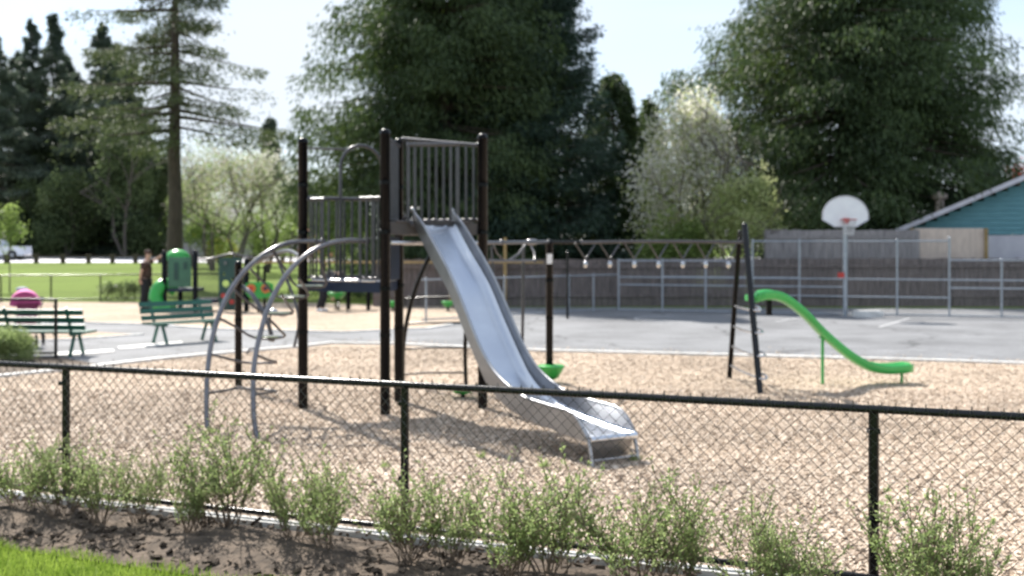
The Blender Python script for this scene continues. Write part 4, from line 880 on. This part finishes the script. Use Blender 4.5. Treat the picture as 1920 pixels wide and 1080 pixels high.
for i, px in enumerate((-30, 12, 68, 118, 166, 211, 254, 300, 350, 410, 470, 530)):
    Yb = 95; bx, bz = (px - 960) * Yb / F, terrain(0, Yb)
    lab = ['wooden barrier post outside the left edge', 'leftmost wooden barrier post, in line with the truck rear', 'wooden barrier post just right of the white truck', 'third wooden barrier post along the road from the left', 'fourth wooden barrier post along the road from the left', 'fifth wooden barrier post along the road from the left', 'wooden barrier post just left of the standing person', 'wooden barrier post behind the play house left corner post', 'wooden barrier post behind the play house dome', 'wooden barrier post behind the cut-out play panel', 'wooden barrier post above the flower panel', 'wooden barrier post behind the arched climber'][i]
    if i == 0: continue
    if bol0 is None:
        t = bol0 = thing('barrier_post', lab, 'bollard', (bx, Yb, bz), group='wooden barrier posts along the far road'); mb = MB(); mb.box((0, 0, .33), (.34, .34, .7), R(4)); mb.build('post', M['bark'], t); mb = MB(); mb.box((0, .0, .74), (.46, .42, .16), R(8)); mb.build('cap', M['bark'], t)
    else: t = copy_tree(bol0); t.location = (bx, Yb, bz); t['label'] = lab
lr = MB(); lr.bar((-50, 95.3, terrain(0, 95) + .62), (-14, 95.3, terrain(0, 95) + .62), .12, .13); o = lr.build('barrier_beam', M['bark']); tag(o, 'long dark timber beam running behind the barrier posts by the road', 'beam')
ys_ = thing('road_sign', 'yellow diamond road sign on a pole right of the big fir trunk', 'sign', (W(368, 438, 92).x, 92, .6)); zs = W(368, 438, 92).z - .6
mb = MB(); mb.tube([(0, 0, 0), (0, 0, zs + .5)], .05, 8); mb.build('pole', M['galv'], ys_); mb = MB(); mb.plate([(0, -.06, zs - .45), (.45, -.06, zs), (0, -.06, zs + .45), (-.45, -.06, zs)], (0, .03, 0)); mb.build('sign_face', M['signyellow'], ys_)
hh = thing('house', 'grey roofed house half hidden behind the blossom trees at left', 'house', (W(396, 400, 118).x, 118, .75)); 
mb = MB(); mb.box((0, 3, 2), (6.4, 6, 4)); mb.build('wall', M['fencewood2'], hh); mb = MB(); mb.plate([(-3.6, -.6, 3.6), (3.6, -.6, 3.6), (3.3, 3, 5.6), (-3.3, 3, 5.6)], (0, 0, .15)); mb.plate([(-3.3, 3, 5.6), (3.3, 3, 5.6), (3.6, 6.6, 3.6), (-3.6, 6.6, 3.6)], (0, 0, .15)); mb.build('roof', M['roof'], hh)
for x_ in (-2.5, 1.8): mb = MB(); mb.box((x_, -.02, 2.2), (1.4, .06, 1.1)); mb.build('window', M['glass'], hh)

# ------------------------------------------------------------------ trees
def leafquads(c, dr, L, Wd, r=None):
    r = r or rng; n = len(c); dr = dr / np.maximum(np.linalg.norm(dr, axis=1, keepdims=True), 1e-6)
    rnd = r.normal(size=(n, 3)); s = np.cross(dr, rnd); s /= np.maximum(np.linalg.norm(s, axis=1, keepdims=True), 1e-6)
    L = np.broadcast_to(L, n)[:, None]; Wd = np.broadcast_to(Wd, n)[:, None]
    return np.stack([c, c + dr * L * .45 + s * Wd * .5, c + dr * L, c + dr * L * .55 - s * Wd * .5], 1)
def conifer(name, label, loc, H, zlo, prof, nbr, per, leafL, leafW, mfol, droop=.25, hang=.7, trunkr=.4, cat='tree', group=None, gap=0, seed=1, upturn=.1, clump=.35, lean=None, zvis=None):
    """prof(t): crown radius at height fraction t of the crown; branches carry hanging sprays"""
    r = np.random.default_rng(seed); t = thing(name, label, cat, loc, group=group)
    mb = MB(); k = 10; mb.tube([(r.normal() * .03, r.normal() * .03, H * i / k) for i in range(k + 1)], [max(.03, trunkr * (1 - .93 * i / k) * (1.25 if i == 0 else 1)) for i in range(k + 1)], 10)
    mb2 = mb; allq = []
    for b in range(nbr):
        u = (b + r.random()) / nbr; u = u ** .9; z0 = zlo + (H - zlo) * u; a = r.random() * 2 * np.pi; Rm = prof(u, a) * (r.uniform(.62, 1.12) if nbr > 120 else r.uniform(.72, 1.08))
        if Rm < .15: continue
        ns = 7; s = np.linspace(0, 1, ns); rad = Rm * s; z = z0 - droop * Rm * s ** 1.3 + upturn * Rm * s ** 3
        aa = a + r.normal() * .12 * s; P_ = np.stack([np.cos(aa) * rad, np.sin(aa) * rad, z], 1)
        br = max(.018, .055 * Rm / 3); mb2.tube([tuple(p) for p in P_[:6]], [br * (1 - 1.12 * q) for q in s[:6]], 5, cap=False)
        n = int(per * (.35 + Rm / 4) * r.uniform(.55, 1.45)); w = r.random(n) ** .65; w = .12 + .9 * w; w = np.minimum(w, 1.02)
        c = np.stack([np.interp(w, s, P_[:, i]) for i in range(3)], 1); side = np.array([-np.sin(a), np.cos(a), 0]); ww = (.14 + .26 * w * (1.15 - w) * 3) * Rm * clump
        off = r.normal(size=n) * ww; c = c + side * off[:, None]; c[:, 2] -= np.abs(off) * .25 + r.random(n) ** 1.5 * hang
        c += r.normal(size=(n, 3)) * .06
        d_ = np.stack([np.cos(a) * .7 + r.normal(size=n) * .5, np.sin(a) * .7 + r.normal(size=n) * .5, -hang * 1.3 + r.normal(size=n) * .45], 1)
        allq.append(leafquads(c, d_, r.uniform(.6, 1.4, n) * leafL, r.uniform(.7, 1.3, n) * leafW, r))
    mb.build('trunk', M['bark'], t)
    mb3 = MB(); mb3.quads(np.concatenate(allq)); mb3.build('crown', mfol, t); return t
def sx(px, Y): return (px - 960) * Y / F
# right big cedar
TW = 2 * math.pi
conifer('cedar_tree', 'huge dark cedar filling the right, behind the basketball hoop', (sx(1590, 43), 43, 0), 17.5, .5, lambda u, a: 6.05 * (min(1, .60 + 1.65 * u) if u < .24 else (1 if u < .6 else 1 - ((u - .6) / .42) ** 1.6)) * (1 + .13 * math.sin(3 * a + 9 * u) + .07 * math.sin(11 * a + 31 * u)), 480, 400, .22, .055, M['cedar'], .30, 1.0, .55, seed=3)
conifer('cedar_tree', 'broad dark cedar with drooping left branches behind the tower', (sx(828, 42), 42, 0), 18.5, .8, lambda u, a: (4.75 + 1.1 * math.sin(2 * a + 5 * u) * (math.cos(a) < 0)) * (1 if u < .6 else max(0, 1 - (u - .6) * 2.4)), 460, 410, .22, .055, M['cedar'], .22, 1.0, .5, seed=5)
conifer('spruce_tree', 'dark spruce right of the broad cedar, with pointed drooping tiers', (sx(985, 43.5), 43.5, 0), 18.5, .4, lambda u, a: 5.5 * (1 - u) ** .85 + .2, 620, 260, .24, .06, M['fir'], .42, .4, .4, seed=8, upturn=.34, clump=.30)
conifer('spruce_tree', 'shorter dark conifer between the spruce and the blossoming tree', (sx(1150, 47), 47, 0), 9.6, .3, lambda u, a: 3.5 * (1 - u) ** .6 + .1, 230, 230, .24, .06, M['cedar'], .25, .5, .25, seed=9)
conifer('spruce_tree', 'slim dark conifer left of the pale flowering tree', (sx(1218, 50), 50, 0), 9.0, .3, lambda u, a: 2.3 * (1 - u) ** .75 + .1, 190, 220, .24, .06, M['cedar'], .25, .5, .25, seed=10)
conifer('cypress_tree', 'small dark conifer beside the teal roof at right', (sx(1845, 47), 47, 0), 6.3, .5, lambda u, a: 1.2 * (1 - u ** 2.5) + .15, 130, 200, .2, .06, M['cedar'], .1, .5, .2, seed=12)
# tall fir with bare trunk, left
conifer('fir_tree', 'tall fir with a long bare trunk and open branches over the lawn', (sx(328, 50), 50, .05), 20, 6.9, lambda u, a: (5.6 if math.cos(a) > -.1 else 6.9) * (1 - .75 * u) * (.35 + .75 * abs(math.sin(5 * a + 16 * u))), 105, 300, .22, .06, M['firlight'], .22, .35, .40, seed=15, clump=.42, upturn=.10)
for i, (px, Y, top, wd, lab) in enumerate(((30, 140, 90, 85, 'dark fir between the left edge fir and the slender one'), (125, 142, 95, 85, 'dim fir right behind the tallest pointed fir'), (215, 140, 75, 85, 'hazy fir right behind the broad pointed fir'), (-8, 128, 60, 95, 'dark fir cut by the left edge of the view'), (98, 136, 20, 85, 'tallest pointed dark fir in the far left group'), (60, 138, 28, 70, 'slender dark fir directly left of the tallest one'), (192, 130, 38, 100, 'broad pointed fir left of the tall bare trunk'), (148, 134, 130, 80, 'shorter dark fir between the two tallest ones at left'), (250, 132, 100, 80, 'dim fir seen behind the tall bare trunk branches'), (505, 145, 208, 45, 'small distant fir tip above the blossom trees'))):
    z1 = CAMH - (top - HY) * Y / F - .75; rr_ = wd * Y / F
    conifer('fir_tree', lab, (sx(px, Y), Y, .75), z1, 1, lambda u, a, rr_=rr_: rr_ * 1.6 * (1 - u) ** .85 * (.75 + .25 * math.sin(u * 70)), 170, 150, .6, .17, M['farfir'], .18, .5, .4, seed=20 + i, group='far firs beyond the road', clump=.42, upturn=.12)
def broadleaf(name, label, loc, H, crown_r, crown_z, mfol, nleaf=9000, leaf=.2, lw=.12, seed=1, trunks=1, bark='barkgrey', cz=1.0, mfol2=None, frac2=.3, spread=.55, tr=.14, twigs=4, cat='tree', group=None, open_=.22):
    r = random.Random(seed); rn = np.random.default_rng(seed); t = thing(name, label, cat, loc, group=group); mb = MB(); tips = []
    def grow(p, d_, L, rad, lev):
        q = p + d_ * L; mid = p.lerp(q, .5) + Vector((r.gauss(0, .05), r.gauss(0, .05), r.gauss(0, .03))) * L; mb.tube([p, mid, q], [rad, rad * .85, rad * .68], 6 if lev < 2 else 4, cap=False)
        if lev >= 1: tips.append((mid, q))
        if lev >= twigs: return
        for k in range(r.choice((2, 3, 3)) if lev < 3 else 2):
            pull = max(0, math.hypot(q.x, q.y) / crown_r - .45) * 1.1
            nd = (d_ + Vector((r.gauss(0, spread) - q.x / crown_r * pull, r.gauss(0, spread) - q.y / crown_r * pull, r.gauss(.08, spread * .5)))).normalized()
            grow(q, nd, L * r.uniform(.62, .85), rad * r.uniform(.5, .68), lev + 1)
    for k in range(trunks):
        a = r.random() * 6.28; d0 = Vector((math.cos(a) * .25 * (trunks > 1), math.sin(a) * .2 * (trunks > 1), 1)).normalized(); grow(Vector((math.cos(a) * .1 * (trunks > 1), math.sin(a) * .1 * (trunks > 1), -.05)), d0, H * .27, tr * H / 5, 0)
    mb.build('trunk', M[bark], t)
    # leaves: most along the twigs, the rest filling lobes of the crown
    A = np.array([tuple(a) for a, b in tips]); B = np.array([tuple(b) for a, b in tips]); n1 = int(nleaf * .6); idx = rn.integers(0, len(A), n1); w = rn.random(n1)[:, None]
    c = A[idx] * (1 - w) + B[idx] * w + rn.normal(size=(n1, 3)) * open_ * crown_r * .5
    nl = 26; lc = rn.normal(size=(nl, 3)); lc /= np.linalg.norm(lc, axis=1, keepdims=True); lc *= (rn.random((nl, 1)) ** .4) * crown_r * .8; lc[:, 2] = lc[:, 2] * cz + crown_z
    n2 = nleaf - n1; ii = rn.integers(0, nl, n2); c2 = lc[ii] + rn.normal(size=(n2, 3)) * crown_r * open_ * (.7 + .6 * rn.random((nl, 1))[ii]); c = np.concatenate([c, c2]); c = c[c[:, 2] > (.25 if H > 1.5 else .03)]; hr_ = np.hypot(c[:, 0], c[:, 1]); c = c[hr_ < 1.3 * crown_r * (1 - .62 * np.clip(c[:, 2] / H, 0, 1) ** 2) * rn.uniform(.75, 1.1, len(c))]; c = c[c[:, 2] < H * rn.uniform(.9, 1.04, len(c))]
    q = leafquads(c, rn.normal(size=c.shape), rn.uniform(.6, 1.4, len(c)) * leaf, rn.uniform(.6, 1.4, len(c)) * lw, rn)
    if mfol2:
        msk = rn.random(len(q)) < frac2; m2 = MB(); m2.quads(q[msk]); m2.build('blossom', mfol2, t); q = q[~msk]
    m1 = MB(); m1.quads(q); m1.build('crown', mfol, t); return t
# pale flowering tree left of right cedar and the greener bushes around it
broadleaf('flowering_tree', 'pale flowering tree with white blossom against the right cedar', (sx(1275, 38), 38, 0), 8.5, 1.95, 4.2, M['whitetree'], 26000, .13, .085, 31, 4, mfol2=M['blossom'], frac2=.62, cz=1.9, tr=.06, spread=.38, open_=.30)
broadleaf('flowering_shrub', 'sunlit yellow-green bush below the pale flowering tree', (sx(1375, 36.5), 36.5, 0), 5.6, 1.6, 2.8, M['whitetree'], 9000, .12, .08, 32, 4, tr=.05, cz=1.0)
broadleaf('flowering_shrub', 'fresh green bush directly behind the overhead bars', (sx(1265, 36.3), 36.3, 0), 3.6, 1.3, 2.0, M['fresh'], 8000, .12, .08, 33, 4, tr=.05)
# left-of-tower background
broadleaf('leafy_tree', 'sunlit green tree seen through the tower left barrier', (sx(628, 52), 52, 0), 6.2, 1.9, 3.0, M['fresh'], 9000, .17, .11, 34, 2, tr=.06)
broadleaf('flowering_shrub', 'pink blossoming bush low behind the tower left post', (sx(598, 60), 60, .15), 3.2, 1.1, 2.0, M['pinkleaf'], 2600, .15, .1, 35, 3, tr=.05)
bl = [(400, 80, 395, 'fresh', 2.2, 'low fresh green tree in front of the grey roofed house', 3), (480, 84, 385, 'fresh', 2.4, 'low fresh green tree between the yellow bush and the tower', 3), (445, 66, 245, 'bud', 3.0, 'grey budding tree right of the tall bare trunk', 3), (500, 70, 248, 'blossom', 2.8, 'white blossoming tree nearest the tower on the left', 3), (400, 74, 205, 'bud', 2.7, 'pale budding tree directly behind the tall bare trunk', 2), (545, 78, 330, 'fresh', 2.3, 'green leafing tree between blossom tree and tower post', 2), (362, 82, 330, 'fresh', 2.2, 'yellow-green tree low behind the tall bare trunk', 2)]
for i, (px, Y, top, m_, cr, lab, nt_) in enumerate(bl):
    z1 = CAMH - (top - HY) * Y / F; broadleaf('budding_tree', lab, (sx(px, Y), Y, terrain(0, Y)), z1 * 1.02, cr, z1 * .6, M[m_], 8500, .14, .09, 40 + i, nt_, mfol2=M['fresh'] if m_ != 'fresh' else None, frac2=.38, tr=.055, twigs=5, group='light trees left of the tower', open_=.3)
dk_ = [(125, 112, 300, 62, 'broad'), (235, 110, 150, 62, 'broad'), (60, 116, 320, 50, 'broad'), (285, 116, 210, 50, 'broad'), (180, 118, 330, 55, 'broad'), (10, 112, 380, 40, 'broad'), (340, 122, 330, 55, 'fresh'), (430, 124, 370, 50, 'fresh'), (500, 124, 390, 50, 'fresh'), (560, 124, 350, 50, 'broad'), (640, 110, 330, 60, 'broad'), (270, 112, 400, 45, 'broad'), (95, 113, 400, 45, 'broad'), (20, 125, 250, 80, 'broad'), (105, 126, 230, 75, 'broad'), (175, 127, 240, 75, 'broad'), (300, 126, 270, 70, 'broad')]
dkl = ['rounded dark green tree near the truck tail', 'airy dark tree left of the tall bare trunk', 'dark bushy tree directly above the truck', 'dark tree just behind the tall bare trunk', 'dark tree between the two rounded green ones', 'low dark bush at the left edge behind the truck', 'bright tree beyond the road right of the bare trunk', 'bright low tree beyond the yellow bush', 'bright low tree beyond the arched climber', 'green tree beyond the road left of the tower post', 'far green tree behind the tower barrier', 'low dark bush left of the tall bare trunk base', 'low dark bush right of the truck', 'tall shadowy tree behind the sapling', 'tall shadowy tree between the two leftmost rounded green trees', 'tall shadowy tree midway between truck and bare trunk', 'tall shadowy tree right behind the bare trunk']
for i, (px, Y, top, wd, m_) in enumerate(dk_):
    Y += 10
    z1 = CAMH - (top - HY) * Y / F - .75; cr = wd * Y / F * .9
    broadleaf('leafy_tree', dkl[i], (sx(px, Y), Y, .75), z1, cr, z1 * .5, M[m_], 12000, .34, .22, 60 + i, 2, cz=max(.8, z1 / cr * .45), tr=.05, group='trees beyond the far road', open_=.3)
broadleaf('flowering_shrub', 'rounded yellow flowering bush behind the play house', (sx(415, 88), 88, .45), 2.6, 1.5, .9, M['yellow'], 7000, .16, .11, 80, 4, tr=.05, cz=.7)
broadleaf('red_leaved_tree', 'red leaved tree above the teal roof at the right edge', (sx(1908, 50), 50, 0), 6.1, 1.3, 4.9, M['redleaf'], 3200, .15, .1, 81, 1, tr=.05)
broadleaf('red_leaved_tree', 'dull red bush between right cedar and teal roof', (sx(1785, 46), 46, 0), 4.0, .9, 3.2, M['redleaf'], 1500, .13, .09, 82, 1, tr=.04)
broadleaf('sapling', 'thin young tree with pale green leaves at the left edge', (sx(18, 45), 45, 0), 4.6, .9, 2.6, M['fresh'], 1100, .13, .08, 83, 1, tr=.035, spread=.3)
broadleaf('low_shrub', 'dense grey-green shrub on the left bed before the bench', G(20, 678), .62, .42, .24, M['shrub'], 15000, .035, .018, 84, 8, tr=.03, cat='shrub', cz=.7)
# low plants along the far fence
for i, px in enumerate((205, 245, 232)):
    b_ = G(px, 566); broadleaf('low_shrub', ['low dark plant at the far fence left of the person', 'taller dark plant at the far fence beside the person', 'wispy plant at the far fence between two others'][i], b_, .9, .5, .35, M['broad'], 700, .09, .03, 90 + i, 4, tr=.03, cat='shrub', group='low plants along the far fence')

# ------------------------------------------------------------------ shrubs along the near fence
def make_shrub(seed, H):
    r = random.Random(seed); rn = np.random.default_rng(seed); st_ = MB(); segs = []
    for k in range(16):
        a = r.random() * 6.28; sp = r.uniform(.15, .85); p = Vector((r.gauss(0, .03), r.gauss(0, .03), -.02)); d_ = Vector((math.cos(a) * sp, math.sin(a) * sp, 1)).normalized(); L = H * r.uniform(.6, 1.1)
        pts_ = [p]; n = 6
        for j in range(n): d_ = (d_ + Vector((r.gauss(0, .12), r.gauss(0, .12), .06))).normalized(); pts_.append(pts_[-1] + d_ * L / n)
        st_.tube(pts_, [.0045 * (1 - .75 * j / n) for j in range(n + 1)], 5, cap=False); segs += [(pts_[j], pts_[j + 1]) for j in range(2, n)]
        for j in range(2, n):
            for q in range(3):
                b = r.random() * 6.28; e = (d_ + Vector((math.cos(b), math.sin(b), .2)) * .8).normalized(); l2 = L * r.uniform(.12, .28); q1 = pts_[j] + e * l2; q2 = q1 + (e + Vector((0, 0, .5))).normalized() * l2 * .6
                st_.tube([pts_[j], q1, q2], [.0022, .0017, .001], 4, cap=False); segs += [(pts_[j], q1), (q1, q2)]
    A = np.array([tuple(a) for a, b in segs]); B = np.array([tuple(b) for a, b in segs]); n = 3600; i = rn.integers(0, len(A), n); w = rn.random(n)[:, None]; c = A[i] * (1 - w) + B[i] * w
    keep = c[:, 2] > .12 + .12 * rn.random(len(c)); c = c[keep]; i = i[keep]; d_ = (B[i] - A[i]); d_ /= np.linalg.norm(d_, axis=1, keepdims=True); d_ = d_ * .7 + rn.normal(size=d_.shape) * .55
    lf = leafquads(c, d_, rn.uniform(.012, .030, len(c)), rn.uniform(.007, .014, len(c)), rn); return st_, lf
protos = []
shr = [(45, 975, .52, 'shrub at the far left end of the row'), (115, 985, .56, 'shrub by the left fence post'), (190, 1000, .60, 'shrub right of the left fence post with a dense leafy top'), (262, 990, .50, 'low shrub left of the open thin one'), (355, 1018, .52, 'small shrub below the arched climber'), (425, 1000, .66, 'tall thin shrub directly below the arched climber foot'), (545, 1035, .60, 'shrub left of the tower post line'), (612, 1050, .58, 'shrub leaning right below the tower posts'), (768, 1068, .60, 'shrub at the foot of the middle fence post'), (845, 1075, .54, 'shrub just right of the middle fence post'), (955, 1110, .58, 'shrub below the slide shadow'), (1030, 1105, .66, 'tall shrub below the slide exit'), (1205, 1130, .68, 'broad shrub right of the slide exit'), (1270, 1125, .5, 'smaller shrub beside the broad one right of the slide exit'), (1445, 1165, .66, 'thin shrub between slide exit and right fence post'), (1500, 1170, .5, 'low open shrub left of the right fence post'), (1730, 1190, .68, 'shrub just right of the right fence post'), (1795, 1200, .55, 'shrub near the right edge of the photo')]
for i, (px, py, H, lab) in enumerate(shr):
    b_ = G(px, py); k = i % 6
    if i < 6:
        t = thing('leafy_shrub', 'young green ' + lab, 'shrub', b_, random.uniform(0, 6), 'young shrubs along the near fence'); s_m, lf = make_shrub(100 + i, .6); s_m.build('stems', M['twig'], t); l_ = MB(); l_.quads(lf); l_.build('leaves', M['shrub'], t); protos.append(t)
    else: t = copy_tree(protos[k]); t.location = b_; t.rotation_euler = (0, 0, random.uniform(0, 6)); t['label'] = 'young green ' + lab
    s = H / .60; q_ = random.uniform(.8, 1.2); s *= random.uniform(.86, 1.06); t.scale = (s * q_, s * q_, s); t.location.z = .03
# weeds in the chips
wd_ = [(395, 815), (408, 835), (1020, 880), (905, 862), (1188, 868), (720, 880)]
for i, (px, py) in enumerate(wd_):
    b_ = G(px, py); mb = MB(); n = 26; c = np.array([[rng.normal() * .015, rng.normal() * .015, .01] for _ in range(n)]); dr = np.stack([rng.normal(size=n) * .6, rng.normal(size=n) * .6, np.ones(n)], 1); mb.quads(leafquads(c, dr, rng.uniform(.04, .11, n), .012)); o = mb.build('weed', M['shrub']); o.location = b_
    tag(o, ['green weed at the foot of the left climber rail', 'green weed between the two climber rails', 'green weed in the chips left of the slide exit', 'green weed in the slide shadow', 'green weed right of the slide exit', 'green weed right of the middle fence post in chips'][i], 'weed', 'weeds in the wood chips')
